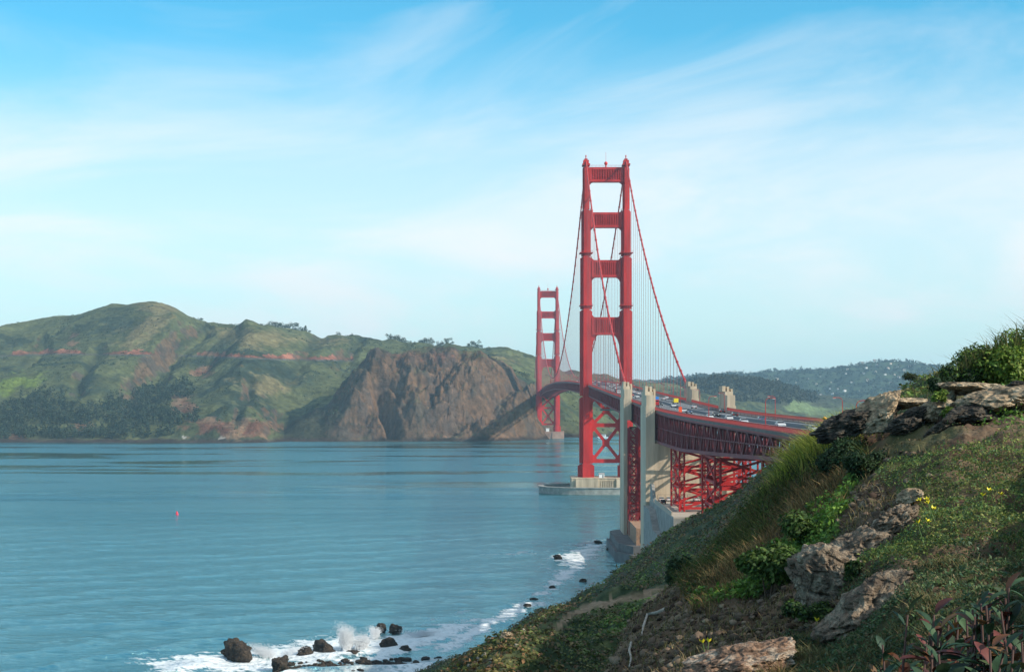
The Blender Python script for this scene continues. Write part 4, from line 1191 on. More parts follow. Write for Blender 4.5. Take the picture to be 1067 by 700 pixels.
for x in (-1.0, 1.0):
    for yy in (-3.0, 3.3):
        w = MB(); w.tube([(x - 0.16, yy, 0.5), (x + 0.16, yy, 0.5)], 0.5, 12); w.build('wheel', TYRE, tk)
yv = empty('yellow_van', (bx(640) + 4.6, 640, bh(640) - 1.25)); tag(yv, 'bright yellow van in the east lanes near the farther pylons', 'van')
MB().prism([(-2.6, 0.4), (2.6, 0.4), (2.6, 1.1), (1.9, 1.3), (1.3, 2.1), (-2.6, 2.1)], 'x', -0.95, 0.95).build('body', mat('van_yellow', (0.85, 0.62, 0.03), 0.4), yv, bevel=0.08)
MB().box(-0.97, 0.97, -2.0, 1.2, 1.35, 1.9).build('windows', GLASSD, yv)
for x in (-0.9, 0.9):
    for yy in (-1.6, 1.6):
        w = MB(); w.tube([(x - 0.12, yy, 0.36), (x + 0.12, yy, 0.36)], 0.36, 12); w.build('wheel', TYRE, yv)
pc = [(52.0, 'white'), (54.6, 'white'), (57.2, 'silver'), (59.8, 'white'), (51.2, 'black'), (64.2, 'white'), (66.8, 'white'), (69.6, 'silver')]
for k, (xx, nme) in enumerate(pc):
    put_car(nme, xx + 0.3, 531.0 + (k % 2) * 0.5, 30.0, 0, ['white car parked at the left end of the row on the terrace', 'white car second from the left on the terrace', 'silver car parked behind the terrace fence', 'white car beside the steel leg tower on the terrace', 'black car at the corner of the terrace', 'white car parked under the steel leg tower', 'white car parked right of the steel leg on the terrace', 'silver car at the right end of the terrace row'][k] if k != 4 else 'black car at the corner of the terrace', 'cars parked on the concrete terrace', 'parked')
    if k == 4: cars[('black', 'parked')].location = (51.6, 518.5, 30.0)
# buoy, boat
X, Y, Z = at(184, 536, 848)
by = empty('buoy', (X, Y, -0.2)); tag(by, 'small bright red buoy floating alone on the open water', 'buoy')
bb = MB(); bb.tube([(0, 0, 0.0), (0, 0, 0.2), (0, 0, 0.9), (-0.1, 0, 1.6), (-0.3, 0, 3.2)], [1.1, 1.3, 1.25, 0.9, 0.6], 12); bb.build('float', mat('buoy_red', (0.75, 0.03, 0.06), 0.4), by)
by.scale = (0.62, 0.62, 0.62)
bb = MB(); bb.tube([(-0.3, 0, 3.1), (-0.35, 0, 4.0)], [0.35, 0.25], 8); bb.build('buoy_lamp', mat('buoy_dark', (0.1, 0.02, 0.02), 0.5), by)
X, Y, Z = at(628, 452.5, 2300)
bo = empty('motor_boat', (X, Y, -0.3), R(80)); tag(bo, 'white boat on the water seen between the legs of the near tower', 'boat')
MB().prism([(-7, 0), (6, 0), (9, 2.6), (-7.4, 2.2)], 'x', -2.2, 2.2).build('hull', WHITE, bo)
MB().box(-1.7, 1.7, -4, 2.5, 2.3, 6.0).build('cabin', WHITE, bo)
MB().box(-1.75, 1.75, -3.5, 2.55, 4.2, 5.1).build('windows', GLASSD, bo)
#@@FARSTUFF
# ------------------------------------------------------------------ leaves, blades, rocks
LEAFM = mat('foliage', rough=0.6, attr=True, spec=0.25, var=0.25, vscale=6.0, trans=0.28)
FARLEAF = mat('far_foliage', rough=0.9, attr=True, spec=0.05)
def unit(v): return v / np.maximum(np.linalg.norm(v, axis=1, keepdims=True), 1e-9)
def leaf_arrays(P, Nn, L, Wd, col, rng, tilt=0.7):
    n = len(P)
    nn = unit(Nn + rng.normal(0, tilt, (n, 3)))
    a = unit(np.cross(nn, rng.normal(0, 1, (n, 3)))); b = np.cross(nn, a)
    L = np.broadcast_to(L, n)[:, None]; Wd = np.broadcast_to(Wd, n)[:, None]
    V = np.empty((n, 4, 3))
    V[:, 0] = P; V[:, 1] = P + a * L * 0.5 + b * Wd * 0.5 + nn * L * 0.10; V[:, 2] = P + a * L - nn * L * 0.12; V[:, 3] = P + a * L * 0.5 - b * Wd * 0.5 + nn * L * 0.10
    Fq = np.arange(n * 4).reshape(n, 4)
    return V.reshape(-1, 3), Fq, np.repeat(col, 4, axis=0)
def blade_arrays(P, H, Wd, lean, col, rng):
    n = len(P)
    az = rng.uniform(0, 2 * PI, n); s = np.stack([np.cos(az), np.sin(az), np.zeros(n)], 1)
    dr = rng.normal(0, 1, (n, 3)) * 0.45 + lean; dr[:, 2] = 0
    H = H[:, None]; Wd = Wd[:, None]
    V = np.empty((n, 6, 3)); up = np.array([[0, 0, 1.0]])
    m_ = P + up * H * 0.55 + dr * H * 0.28; t_ = P + up * H * 0.88 + dr * H * 0.85
    V[:, 0] = P - s * Wd / 2; V[:, 1] = P + s * Wd / 2
    V[:, 2] = m_ + s * Wd * 0.4; V[:, 3] = m_ - s * Wd * 0.4
    V[:, 4] = t_ + s * Wd * 0.08; V[:, 5] = t_ - s * Wd * 0.08
    i = np.arange(n)[:, None] * 6
    Fq = np.concatenate([i + np.array([[0, 1, 2, 3]]), i + np.array([[3, 2, 4, 5]])], 0)
    return V.reshape(-1, 3), Fq, np.repeat(col, 6, axis=0)
def join(parts):
    V, Fq, Cc, n = [], [], [], 0
    for v, f, c in parts:
        V.append(v); Fq.append(f + n); Cc.append(c); n += len(v)
    return np.concatenate(V), np.concatenate(Fq), np.concatenate(Cc)
def pal(cols_, n, rng, jit=0.25):
    cols_ = np.array(cols_, float)
    c = cols_[rng.integers(0, len(cols_), n)]
    return np.clip(c * (1 + rng.normal(0, jit, (n, 1))), 0.005, 0.9)
_ico = {}
def ico(sub):
    if sub not in _ico:
        bm = bmesh.new(); bmesh.ops.create_icosphere(bm, subdivisions=sub, radius=1)
        _ico[sub] = (np.array([v.co[:] for v in bm.verts]), np.array([[v.index for v in f.verts] for f in bm.faces])); bm.free()
    return _ico[sub]
def rock(name, loc, dims, rot, seed, m, sub=5, cuts=9, rough=0.10, nscale=2.5, strata=0.0, parent=None):
    v, f = ico(sub); v = v.copy(); rng = np.random.default_rng(seed)
    for k in range(cuts):
        nrm = rng.normal(0, 1, 3); nrm /= np.linalg.norm(nrm); off = rng.uniform(0.55, 0.85)
        dd = np.maximum(0, v @ nrm - off); v -= dd[:, None] * nrm[None] * 0.93
    nn = unit(v)
    q = v * nscale + seed * 3.1
    disp = rough * fbm3(q, 5, seed, 0.55) - rough * 0.8 * np.abs(fbm3(q * 1.7 + 9, 3, seed + 5, 0.6))
    if strata:
        disp += strata * np.abs(n3(np.stack([v[:, 0] * 1.5, v[:, 1] * 2, v[:, 2] * 9 + v[:, 0] * 2], 1) + seed, seed + 9)) * -1
    v = v + nn * disp[:, None]
    v = v * np.array(dims) / 2
    rm = Matrix.Rotation(rot[2], 3, 'Z') @ Matrix.Rotation(rot[1], 3, 'Y') @ Matrix.Rotation(rot[0], 3, 'X')
    v = v @ np.array(rm).T
    me = raw_mesh(name, v, f)
    o = link(name, me, m, parent, smooth=True); o.location = loc
    return o
def rock_mat(name, c1, c2, c3, scale=3.0, bump=0.8, stretch=None):
    m = bpy.data.materials.new(name); m.use_nodes = True
    n = m.node_tree.nodes; l = m.node_tree.links; b = n['Principled BSDF']; b.inputs['Roughness'].default_value = 0.9; b.inputs['Specular IOR Level'].default_value = 0.15
    tcn = n.new('ShaderNodeTexCoord'); mp = n.new('ShaderNodeMapping'); mp.inputs['Scale'].default_value = stretch or (1, 1, 1.6); l.new(tcn.outputs['Object'], mp.inputs[0])
    no = n.new('ShaderNodeTexNoise'); no.inputs['Scale'].default_value = scale; no.inputs['Detail'].default_value = 10; no.inputs['Roughness'].default_value = 0.68; no.inputs['Distortion'].default_value = 0.5; l.new(mp.outputs[0], no.inputs['Vector'])
    rp = n.new('ShaderNodeValToRGB'); e = rp.color_ramp.elements
    e[0].position = 0.34; e[0].color = (*c1, 1); e[1].position = 0.50; e[1].color = (*c2, 1); x = e.new(0.64); x.color = (*c3, 1); l.new(no.outputs['Fac'], rp.inputs[0])
    n2_ = n.new('ShaderNodeTexNoise'); n2_.inputs['Scale'].default_value = scale * 6; n2_.inputs['Detail'].default_value = 6; l.new(mp.outputs[0], n2_.inputs['Vector'])
    mr = n.new('ShaderNodeMapRange'); mr.inputs['From Min'].default_value = 0.32; mr.inputs['From Max'].default_value = 0.6; mr.inputs['To Min'].default_value = 0.55; mr.inputs['To Max'].default_value = 1.15; l.new(n2_.outputs['Fac'], mr.inputs['Value'])
    sc_ = n.new('ShaderNodeVectorMath'); sc_.operation = 'SCALE'; l.new(rp.outputs[0], sc_.inputs[0]); l.new(mr.outputs[0], sc_.inputs['Scale']); l.new(sc_.outputs[0], b.inputs['Base Color'])
    vo = n.new('ShaderNodeTexVoronoi'); vo.feature = 'DISTANCE_TO_EDGE'; vo.inputs['Scale'].default_value = scale * 1.3; l.new(mp.outputs[0], vo.inputs['Vector'])
    ad = n.new('ShaderNodeMath'); ad.operation = 'ADD'; l.new(n2_.outputs['Fac'], ad.inputs[0])
    vm = n.new('ShaderNodeMapRange'); vm.inputs['From Max'].default_value = 0.12; vm.inputs['To Max'].default_value = 0.5; l.new(vo.outputs['Distance'], vm.inputs['Value']); l.new(vm.outputs[0], ad.inputs[1])
    bp = n.new('ShaderNodeBump'); bp.inputs['Strength'].default_value = bump; bp.inputs['Distance'].default_value = 0.12 / scale * 2; l.new(ad.outputs[0], bp.inputs['Height']); l.new(bp.outputs[0], b.inputs['Normal'])
    return m
SAND = rock_mat('sandstone', (0.10, 0.075, 0.055), (0.36, 0.265, 0.17), (0.50, 0.40, 0.28), 2.2)
SANDG = rock_mat('lichen_rock', (0.055, 0.042, 0.034), (0.21, 0.16, 0.115), (0.38, 0.32, 0.24), 4.0, 1.0)
DARKR = rock_mat('dark_weathered_rock', (0.022, 0.020, 0.018), (0.075, 0.064, 0.052), (0.17, 0.14, 0.105), 5.0, 1.0, (0.7, 0.7, 2.4))
SEAR = rock_mat('wet_sea_rock', (0.012, 0.011, 0.010), (0.050, 0.040, 0.032), (0.085, 0.068, 0.052), 0.6, 0.8)
PALER = rock_mat('pale_lichen_stone', (0.18, 0.15, 0.12), (0.38, 0.33, 0.27), (0.55, 0.50, 0.44), 1.2)
# ------------------------------------------------------------------ far trees
def crown_mesh(rng, h, w, n, shape='round', s=None):
    """a crown of small leaf clumps spread through lobes; base at z=0"""
    s = s or h * 0.10
    k = 6
    if shape == 'round':
        cen = np.stack([rng.normal(0, w * 0.24, k), rng.normal(0, w * 0.24, k), rng.uniform(h * 0.22, h * 0.80, k)], 1); rad = rng.uniform(0.17, 0.30, k) * w
    elif shape == 'cone':
        zz = np.linspace(0.2, 0.95, k); cen = np.stack([rng.normal(0, w * 0.05, k), rng.normal(0, w * 0.05, k), zz * h], 1); rad = (1.08 - zz) * w * 0.5
    else:
        cen = np.stack([rng.uniform(-w * 0.4, w * 0.4, k), rng.normal(0, w * 0.2, k), rng.uniform(h * 0.3, h * 0.75, k)], 1); rad = rng.uniform(0.14, 0.22, k) * w
    i = rng.integers(0, k, n)
    d = unit(rng.normal(0, 1, (n, 3)))
    P = cen[i] + d * rad[i][:, None] * rng.uniform(0.55, 1.05, (n, 1)) * np.array([[1, 1, 0.75]])
    return P, d, s * rng.uniform(0.6, 1.4, n)
TRUNKM = mat('tree_trunk', (0.10, 0.075, 0.055), 0.9, var=0.3, vscale=1.0)
def tree(name, label, cat, loc, h, w, shape, group, seed, n=420, cols_=((0.03, 0.045, 0.025), (0.045, 0.062, 0.03), (0.06, 0.075, 0.035)), m=FARLEAF):
    rng = np.random.default_rng(seed)
    r = empty(name, loc); tag(r, label, cat, group)
    t = MB(); t.tube([(0, 0, -0.05 * h), (w * 0.02, 0, h * 0.35), (-w * 0.02, 0, h * 0.75)], [h * 0.035, h * 0.024, h * 0.01], 7)
    for k in range(4):
        a = rng.uniform(0, 2 * PI); z = h * rng.uniform(0.3, 0.5)
        t.tube([(0, 0, z), (w * 0.16 * math.cos(a), w * 0.16 * math.sin(a), z + h * 0.14), (w * 0.33 * math.cos(a), w * 0.33 * math.sin(a), z + h * 0.27)], [h * 0.014, h * 0.01, h * 0.005], 5)
    t.build('trunk', TRUNKM, r)
    P, d, s = crown_mesh(rng, h, w, n, shape)
    V, Fq, Cc = leaf_arrays(P, d, s * 1.3, s, pal(cols_, n, rng), rng, 0.6)
    link('crown', raw_mesh('crown', V, Fq, Cc), m, r)
    return r
sky_tr = [(284, 337, 9, 'round'), (291, 340, 10, 'flat'), (297, 342, 9, 'round'), (304, 345, 11, 'flat'), (311, 345, 8, 'round'), (318, 346, 9, 'cone'), (209, 332, 5, 'round'), (272, 337, 4, 'round'),
          (406, 356, 9, 'flat'), (413, 357, 10, 'round'), (420, 358, 8, 'flat'), (444, 361, 12, 'round'), (458, 362, 8, 'flat'), (466, 363, 9, 'round'), (493, 365, 11, 'round'), (500, 366, 6, 'flat'), (351, 348, 5, 'round')]
sky_more = [(287, 338, 5, 'round'), (300, 343, 6, 'round'), (307, 345, 5, 'round'), (315, 346, 5, 'cone'), (322, 347, 4, 'round'), (280, 336, 4, 'round'), (409, 357, 5, 'round'), (417, 358, 6, 'round'), (427, 359, 4, 'round'), (440, 360, 6, 'round'), (449, 361, 7, 'round'), (454, 362, 5, 'round'), (462, 363, 5, 'round'), (470, 364, 5, 'round'), (488, 365, 5, 'round'), (497, 366, 6, 'round')]
names_ = {'round': 'rounded dark tree', 'flat': 'flat-topped dark tree', 'cone': 'pointed dark tree'}
T_, D_, X_, Z_ = gN
def skyline_at(xp, dmin=2500):
    t = (xp - 533) / F; a = int(np.argmin(np.abs(T_[:, 0] - t)))
    ang = (Z_[a] - CAMZ) / D_[a]; ang = np.where(D_[a] < dmin, -9, ang); k = int(np.argmax(ang))
    return X_[a, k], D_[a, k], Z_[a, k]
wr_ = {(284, 0): 'among the first at the left end of the dark ridge clump', (444, 0): 'alone on the skyline above the bare headland', (209, 0): 'small, on the right shoulder of the tallest hill', (272, 0): 'tiny, on the skyline left of the tree clump', (493, 0): 'standing on the skyline nearest the far tower', (351, 0): 'tiny, on the middle hilltop'}
for i, (xp, yp, hp, shp) in enumerate(sky_tr + sky_more):
    x, y, z = skyline_at(xp)
    h = hp * y / F * 0.72
    w_ = wr_.get((xp, 0)) or ('in the dark clump on the ridge left of the middle hilltop' if xp < 330 else 'in the low row on the skyline behind the bare headland')
    if shp == 'flat': shp = 'round'
    tree('hilltop_tree', '%s %s' % (names_[shp], w_), 'tree', (x, y, z - h * 0.2), h, h * (0.8 if shp == 'cone' else 1.5), shp, 'trees on the skyline of the hills', 900 + i, 320)
# woodland mass on the lower left slopes, scrub on the hills
rng = np.random.default_rng(77)
parts = []
ia = rng.integers(0, T_.shape[0], 60000); ib = rng.integers(0, T_.shape[1], 60000)
wx, wy, wz = X_[ia, ib], D_[ia, ib], Z_[ia, ib]
wpx, wpy = px(wx, wy, wz)
topy = np.interp(wpx, [0, 30, 45, 70, 90, 130, 160, 190, 200, 212], [425, 410, 404, 416, 426, 412, 402, 396, 402, 470])
ok = (wz > 4) & (wy < 2480) & (wpy > topy + 4 * fbm(wx * 0.01, wy * 0.01, 3, 5)) & (wpx < 212) & (wpx > -150) & (fbm(wx * 0.008, wy * 0.008, 3, 6) > -0.38 - 0.3 * (wpx < 100))
# keep the red landslip clear
ok &= ~((blob(wpx, wpy, 192, 424, 18, 10) > 0.4))
k = np.where(ok)[0][:1500]
for x, y, z in zip(wx[k], wy[k], wz[k]):
    h = rng.uniform(9, 19); n_ = 46
    P, d, s = crown_mesh(rng, h, h * rng.uniform(0.6, 0.95), n_, 'round' if rng.random() < 0.65 else 'cone', 1.9)
    base = np.array([(0.026, 0.042, 0.026), (0.036, 0.052, 0.030), (0.05, 0.062, 0.038), (0.022, 0.036, 0.026)][rng.integers(0, 4)]) * rng.uniform(0.8, 1.3)
    parts.append(leaf_arrays(P + np.array([[x, y, z - 1.0]]), d, s * 1.2, s, pal([base], n_, rng, 0.2), rng, 0.5))
V, Fq, Cc = join(parts)
o = link('woodland', raw_mesh('woodland', V, Fq, Cc), FARLEAF); tag(o, 'dark evergreen wood covering the foot of the left hill above the shore', 'woodland', kind='stuff')
parts = []
ok = (wz > 8) & (wpx < 760) & (fbm(wx * 0.012, wy * 0.005, 4, 8) > 0.05) & ~((wpx > 385) & (wpx < 600) & (wy < 2330))
k = np.where(ok)[0][1500:6500]
n_ = 9
for x, y, z in zip(wx[k], wy[k], wz[k]):
    h = rng.uniform(1.2, 4.0)
    d = unit(rng.normal(0, 1, (n_, 3))); P = d * h * 0.5 * np.array([[1.3, 1.3, 0.7]]) + np.array([[x, y, z + h * 0.2]])
    parts.append(leaf_arrays(P, d, h * 0.6, h * 0.5, pal([(0.028, 0.045, 0.024), (0.042, 0.060, 0.03)], n_, rng, 0.2), rng, 0.4))
V, Fq, Cc = join(parts)
o = link('hillside_scrub', raw_mesh('hillside_scrub', V, Fq, Cc), FARLEAF); tag(o, 'low dark scrub dotted over the green hills across the water', 'scrub', kind='stuff')
# wood on the middle right hill and trees on the distant hill
for nm, G_, lim, hh_, cnt, cc, lab in (('far_woodland', gM, lambda a, b, z: (a > 690) & (a < 850) & (b < 420) & (z > 30), (10, 18), 1700, [(0.034, 0.040, 0.026), (0.044, 0.047, 0.03)], 'grey-green wood covering the rounded hill behind the right pylons'),
                                 ('distant_woodland', gF, lambda a, b, z: (a > 690) & (a < 1060) & (b < 418), (8, 17), 2300, [(0.018, 0.030, 0.022), (0.028, 0.042, 0.028)], 'blue-looking trees covering the far hill dotted with houses')):
    t_, d_, x_, z_ = G_
    ia = rng.integers(0, t_.shape[0], 30000); ib = rng.integers(0, t_.shape[1], 30000)
    a_, b_ = px(x_[ia, ib], d_[ia, ib], z_[ia, ib]); kk = np.where(lim(a_, b_, z_[ia, ib]))[0][:cnt]
    parts = []
    for i in kk:
        h = rng.uniform(*hh_)
        P, d, s = crown_mesh(rng, h, h * 1.1, 22, 'round', 3.6)
        parts.append(leaf_arrays(P + np.array([[x_[ia[i], ib[i]], d_[ia[i], ib[i]], z_[ia[i], ib[i]] - 2]]), d, s * 1.2, s, pal(cc, 22, rng, 0.2), rng, 0.5))
    V, Fq, Cc = join(parts)
    o = link(nm, raw_mesh(nm, V, Fq, Cc), FARLEAF); tag(o, lab, 'woodland', kind='stuff')
# houses on the distant hill
t_, d_, x_, z_ = gF
hw = [mat('house_white', (0.75, 0.74, 0.72), 0.7), mat('house_cream', (0.62, 0.52, 0.42), 0.7), mat('house_grey', (0.45, 0.45, 0.46), 0.7)]
hroof = mat('house_roof', (0.20, 0.14, 0.11), 0.8)
def house(m):
    r = empty('house')
    b = MB(); b.box(-6, 6, -4.5, 4.5, -3, 5.5); b.build('wall', m, r)
    b = MB(); b.prism([(-5.2, 5.5), (5.2, 5.5), (0, 8.2)], 'x', -6.6, 6.6); b.build('roof', hroof, r)
    for xx in (-3.6, 0, 3.6):
        b = MB(); b.box(xx - 0.9, xx + 0.9, -4.56, -4.51, 1.2, 3.6); b.build('window', GLASSD, r)
    return r
hp_ = [house(m) for m in hw]; hu = [False] * 3
hspots = [(842, 398), (850, 402), (857, 394), (866, 399), (872, 405), (878, 393), (884, 388), (889, 400), (893, 383), (898, 391), (903, 386), (905, 398), (908, 405), (912, 388), (916, 381), (920, 393), (924, 386), (927, 400), (931, 390), (935, 383), (938, 396),
          (944, 388), (950, 384), (955, 392), (961, 388), (966, 394), (972, 389), (978, 393), (838, 410), (852, 412), (868, 412), (831, 402), (822, 399), (811, 397), (798, 398), (880, 411), (895, 409), (918, 408), (947, 402), (990, 392), (862, 406), (900, 378.5), (911, 378), (925, 379), (955, 380)]
for i, (xp, yp) in enumerate(hspots):
    xp += random.uniform(-3, 3); yp += random.uniform(-2, 2)
    t = (xp - 533) / F; a = int(np.argmin(np.abs(t_[:, 0] - t)))
    ys_ = 410 - F * (z_[a] - CAMZ) / d_[a]
    b = int(np.argmax(ys_ < yp)) if (ys_ < yp).any() else int(np.argmin(ys_))
    j = [0, 1, 2, 1, 2][i % 5]
    if not hu[j]: o = hp_[j]; hu[j] = True
    else: o = copy_tree(hp_[j])
    o.location = (x_[a, b], d_[a, b], z_[a, b] + 3.5); o.rotation_euler = (0, 0, random.uniform(-0.7, 0.7))
    s_ = random.uniform(0.3, 0.75); o.scale = (s_, s_, s_)
    tag(o, 'tiny %s house among the trees of the distant blue hill' % ['white', 'cream', 'grey'][j], 'house', 'houses scattered on the distant hill')
# ------------------------------------------------------------------ sea rocks and spray
def wdist(yp): return F * CAMZ / (yp - 410)
big = [(245, 690, 9.5, 8.2, 7.0, 'largest dark boulder, standing in the surf at the left end of the rocks'), (291, 699, 6.0, 5, 3.8, 'dark boulder awash at the bottom edge, right of the largest one'), (337, 681, 8.5, 5.5, 3.6, 'low broad dark rock in the white foam left of the splash'),
       (318, 683, 4.5, 4, 2.6, 'pale wet rock leaning against the low broad rock'), (396, 659, 3.8, 4, 3.6, 'tilted dark rock, left one of the pair by the breaking wave'), (411, 660, 4.6, 4, 3.2, 'rounded dark rock, right one of the pair by the breaking wave'), (404, 675, 4.8, 4, 2.8, 'dark boulder below the pair of wave rocks'),
       (367, 683, 4.6, 4, 1.8, 'flat dark rock just under the tall splash'), (422, 678, 3.6, 3, 1.6, 'small dark rock beside the rubble shore'), (580, 583, 4.2, 4, 2.2, 'lone dark rock in the water off the sea wall'), (607, 606, 2.8, 3, 1.3, 'small rock off the slope, nearer than the sea wall'),
       (575, 612, 3.0, 2, 0.9, 'flat dark rock just breaking the water below the cove'), (549, 632, 3.6, 3, 1.3, 'dark rock where foam meets the green slope'), (556, 625, 3.2, 3, 0.9, 'low rock just above the foamy one by the slope'), (623, 566, 3.8, 3, 1.8, 'dark rock next to the corner of the sea wall'), (634, 573, 3.0, 3, 1.4, 'small rock right under the sea wall corner')]
for i, (xp, yp, a, b, c, lab) in enumerate(big):
    d = wdist(yp); x = (xp - 533) * d / F
    o = rock('sea_rock', (x, d + b * 0.3, c * 0.24), (a, b, c * 1.35), (0.1 * math.sin(i), 0.15 * math.cos(i * 2), i * 1.1), 40 + i, SEAR, 4, 8, 0.22, 1.6)
    tag(o, lab, 'sea rock', 'dark rocks standing in the surf')
rs = random.Random(3)
rub = [rock('shore_stone', (0, 0, 0), (1.6, 1.3, 1.1), (0, 0, 0), 60 + k, SEAR, 3, 7, 0.22, 1.5) for k in range(5)]
cnt = 0; tries = 0
while cnt < 150 and tries < 5000:
    tries += 1
    u = rs.random()
    xp = rs.uniform(285, 470) if u < 0.8 else rs.uniform(590, 640)
    yp = np.interp(xp, [285, 330, 380, 420, 470, 590, 640], [700, 694, 690, 686, 674, 586, 578]) + rs.gauss(0, 5)
    d = wdist(yp); x = (xp - 533) * d / F
    z = float(land(np.array([x]), np.array([d]))[0])
    if z < -3.5 or z > 2.5: continue
    o = rub[cnt] if cnt < 5 else rub[rs.randrange(5)].copy()
    if cnt >= 5: COL.objects.link(o)
    s_ = rs.choice([0.5, 0.7, 0.9, 1.2, 1.6])
    o.scale = (s_ * rs.uniform(0.8, 1.4), s_, s_ * rs.uniform(0.7, 1.1)); o.rotation_euler = (0, 0, rs.uniform(0, 6))
    o.location = (x, d, max(z, -0.1) + 0.15 * s_)
    tag(o, 'small dark wet stone in the rubble along the foamy shore', 'stone', 'rubble stones along the shore'); cnt += 1
for o in rub[cnt:]: bpy.data.objects.remove(o)
# spray thrown up by the waves: clouds of droplets
def spray(xp, yp, wpx_, hpx_, n, lab, seed, dens=1.0):
    rng = np.random.default_rng(seed); d = wdist(yp); s = d / F
    u = rng.beta(1.1, 2.0, n); ang = rng.normal(0, 1, n)
    plume = rng.integers(0, 5, n); pa = rng.uniform(-0.55, 0.55, 5); pl = rng.uniform(0.55, 1.0, 5)
    hh_ = u * hpx_ * s * pl[plume]
    X0 = (xp - 533) * s + pa[plume] * wpx_ * s * (0.4 + u) + ang * wpx_ * s * (0.05 + 0.13 * u)
    Y0 = d + rng.normal(0, 1.5, n) + pa[plume] * 2
    P = np.stack([X0, Y0, hh_ + 0.1 + 0.3 * rng.random(n)], 1)
    r = rng.uniform(0.05, 0.16, n) * (1.2 - 0.7 * u) * dens
    oc = np.array([[1, 0, 0], [0, 1, 0], [-1, 0, 0], [0, -1, 0], [0, 0, 1], [0, 0, -1]], float)
    of = np.array([[0, 1, 4], [1, 2, 4], [2, 3, 4], [3, 0, 4], [1, 0, 5], [2, 1, 5], [3, 2, 5], [0, 3, 5]])
    V = (P[:, None] + oc[None] * r[:, None, None]).reshape(-1, 3)
    Fq = (np.arange(n)[:, None, None] * 6 + of[None]).reshape(-1, 3)
    o = link('sea_spray', raw_mesh('sea_spray', V, Fq), SPRAYM); tag(o, lab, 'spray', kind='stuff')
SPRAYM = mat('spray_white', (0.88, 0.90, 0.92), 0.5, var=0.02, vscale=1.0, trans=0.45)
spray(362, 678, 22, 34, 9000, 'tall white splash bursting over the dark rocks', 1)
spray(378, 676, 16, 20, 4000, 'lower white splash just right of the tall one', 2)
spray(288, 684, 46, 22, 5000, 'thin mist of spray drifting above the foam', 3, 0.75)
spray(392, 664, 12, 14, 2500, 'short white splash against the pair of wave rocks', 4)
spray(437, 662, 26, 6, 2500, 'low line of white spray along the breaking wave', 5)
#@@NEAR
# ------------------------------------------------------------------ plants and stones of the near slope
def near_samples(n, rng, x0=540, x1=1150, r0=2.6, r1=30):
    xp = rng.uniform(x0, x1, n); r = np.exp(rng.uniform(math.log(r0), math.log(r1), n))
    X = (xp - 533) / F * r; Y = r
    Z = land(X, Y)
    return X, Y, Z
def slope_normal(X, Y):
    e = 0.15
    z0 = land(X, Y); zx = land(X + e, Y); zy = land(X, Y + e)
    nn = np.stack([-(zx - z0) / e, -(zy - z0) / e, np.ones_like(z0)], 1)
    return unit(nn)
rng = np.random.default_rng(5)
X, Y, Z = near_samples(520000, rng)
xs, ys = px(X, Y, Z)
na_ = fbm(X * 0.7, Y * 0.7, 4, 401, 0.55); nb_ = fbm(X * 2.3, Y * 2.3, 4, 411, 0.6); nc_ = fbm(X * 6.0, Y * 6.0, 3, 421, 0.6)
edge_d = np.interp(xs, [600, 650, 700, 750, 800, 850, 900], [700, 655, 612, 565, 518, 460, 436])      # the left skyline of the slope
off = ys - edge_d                                                                                     # rows below it
inn = (xs < 905)
sc_soil = 0.55 + blob(xs, ys, 665, 660, 40, 60, 20) * 1.6 + blob(xs, ys, 740, 655, 90, 34, -25) * 1.5 + blob(xs, ys, 985, 462, 60, 10, -8) * 1.6 + blob(xs, ys, 915, 530, 38, 34, -40) * 1.1 + blob(xs, ys, 840, 640, 50, 24) * 0.7 + blob(xs, ys, 900, 430, 60, 12, -20) * 0.6
sc_edge = inn * 1.45 * np.exp(-((off - 25) / 38.0) ** 2) * sstep(640, 720, xs)
sc_dry = inn * (1.25 * np.exp(-((off - 58) / 28.0) ** 2) * sstep(660, 700, xs) * (1 - sstep(860, 900, xs)) + blob(xs, ys, 730, 590, 30, 40, 30) * 0.9) + blob(xs, ys, 1010, 560, 60, 18, -15) * 0.9 + 0.35
sc_grn = blob(xs, ys, 815, 585, 70, 26, -38) * 1.9 + blob(xs, ys, 735, 625, 40, 14, -35) * 1.5 + blob(xs, ys, 870, 505, 50, 26, -35) * 0.9 + blob(xs, ys, 1050, 430, 30, 24) * 1.6 + blob(xs, ys, 900, 575, 26, 16) * 0.9 + blob(xs, ys, 790, 625, 30, 16) * 0.9
sc_hth = blob(xs, ys, 1010, 490, 90, 32, -10) * 2.0 + blob(xs, ys, 1060, 540, 60, 60) * 1.2 + blob(xs, ys, 950, 580, 60, 22, -12) * 1.2 + 0.45
sc_olv = blob(xs, ys, 1000, 610, 110, 44, -5) * 1.5 + blob(xs, ys, 870, 680, 90, 22, -10) * 1.5 + 0.5
S_ = np.stack([sc_soil + 0.25 * nb_ + 0.30 * nc_, sc_edge + 0.55 * na_ + 0.3 * nc_, sc_dry + 0.6 * nb_, sc_grn + 0.45 * na_ + 0.2 * nc_, sc_hth + 0.45 * nb_ + 0.4 * nc_, sc_olv + 0.5 * nc_ - 0.2 * na_], 1)
kd = S_.argmax(1)
dead = rng.random(len(X)) < 0.30
moundn = np.clip(fbm(X * 3.5, Y * 3.5, 3, 431), -0.2, 1)
def pick(mask, cnt):
    k = np.where(mask)[0]
    return k[:cnt]
G = {'leaf': [], 'blade': []}
up = np.array([[0, 0, 1.0]])
Nn = slope_normal(X, Y)
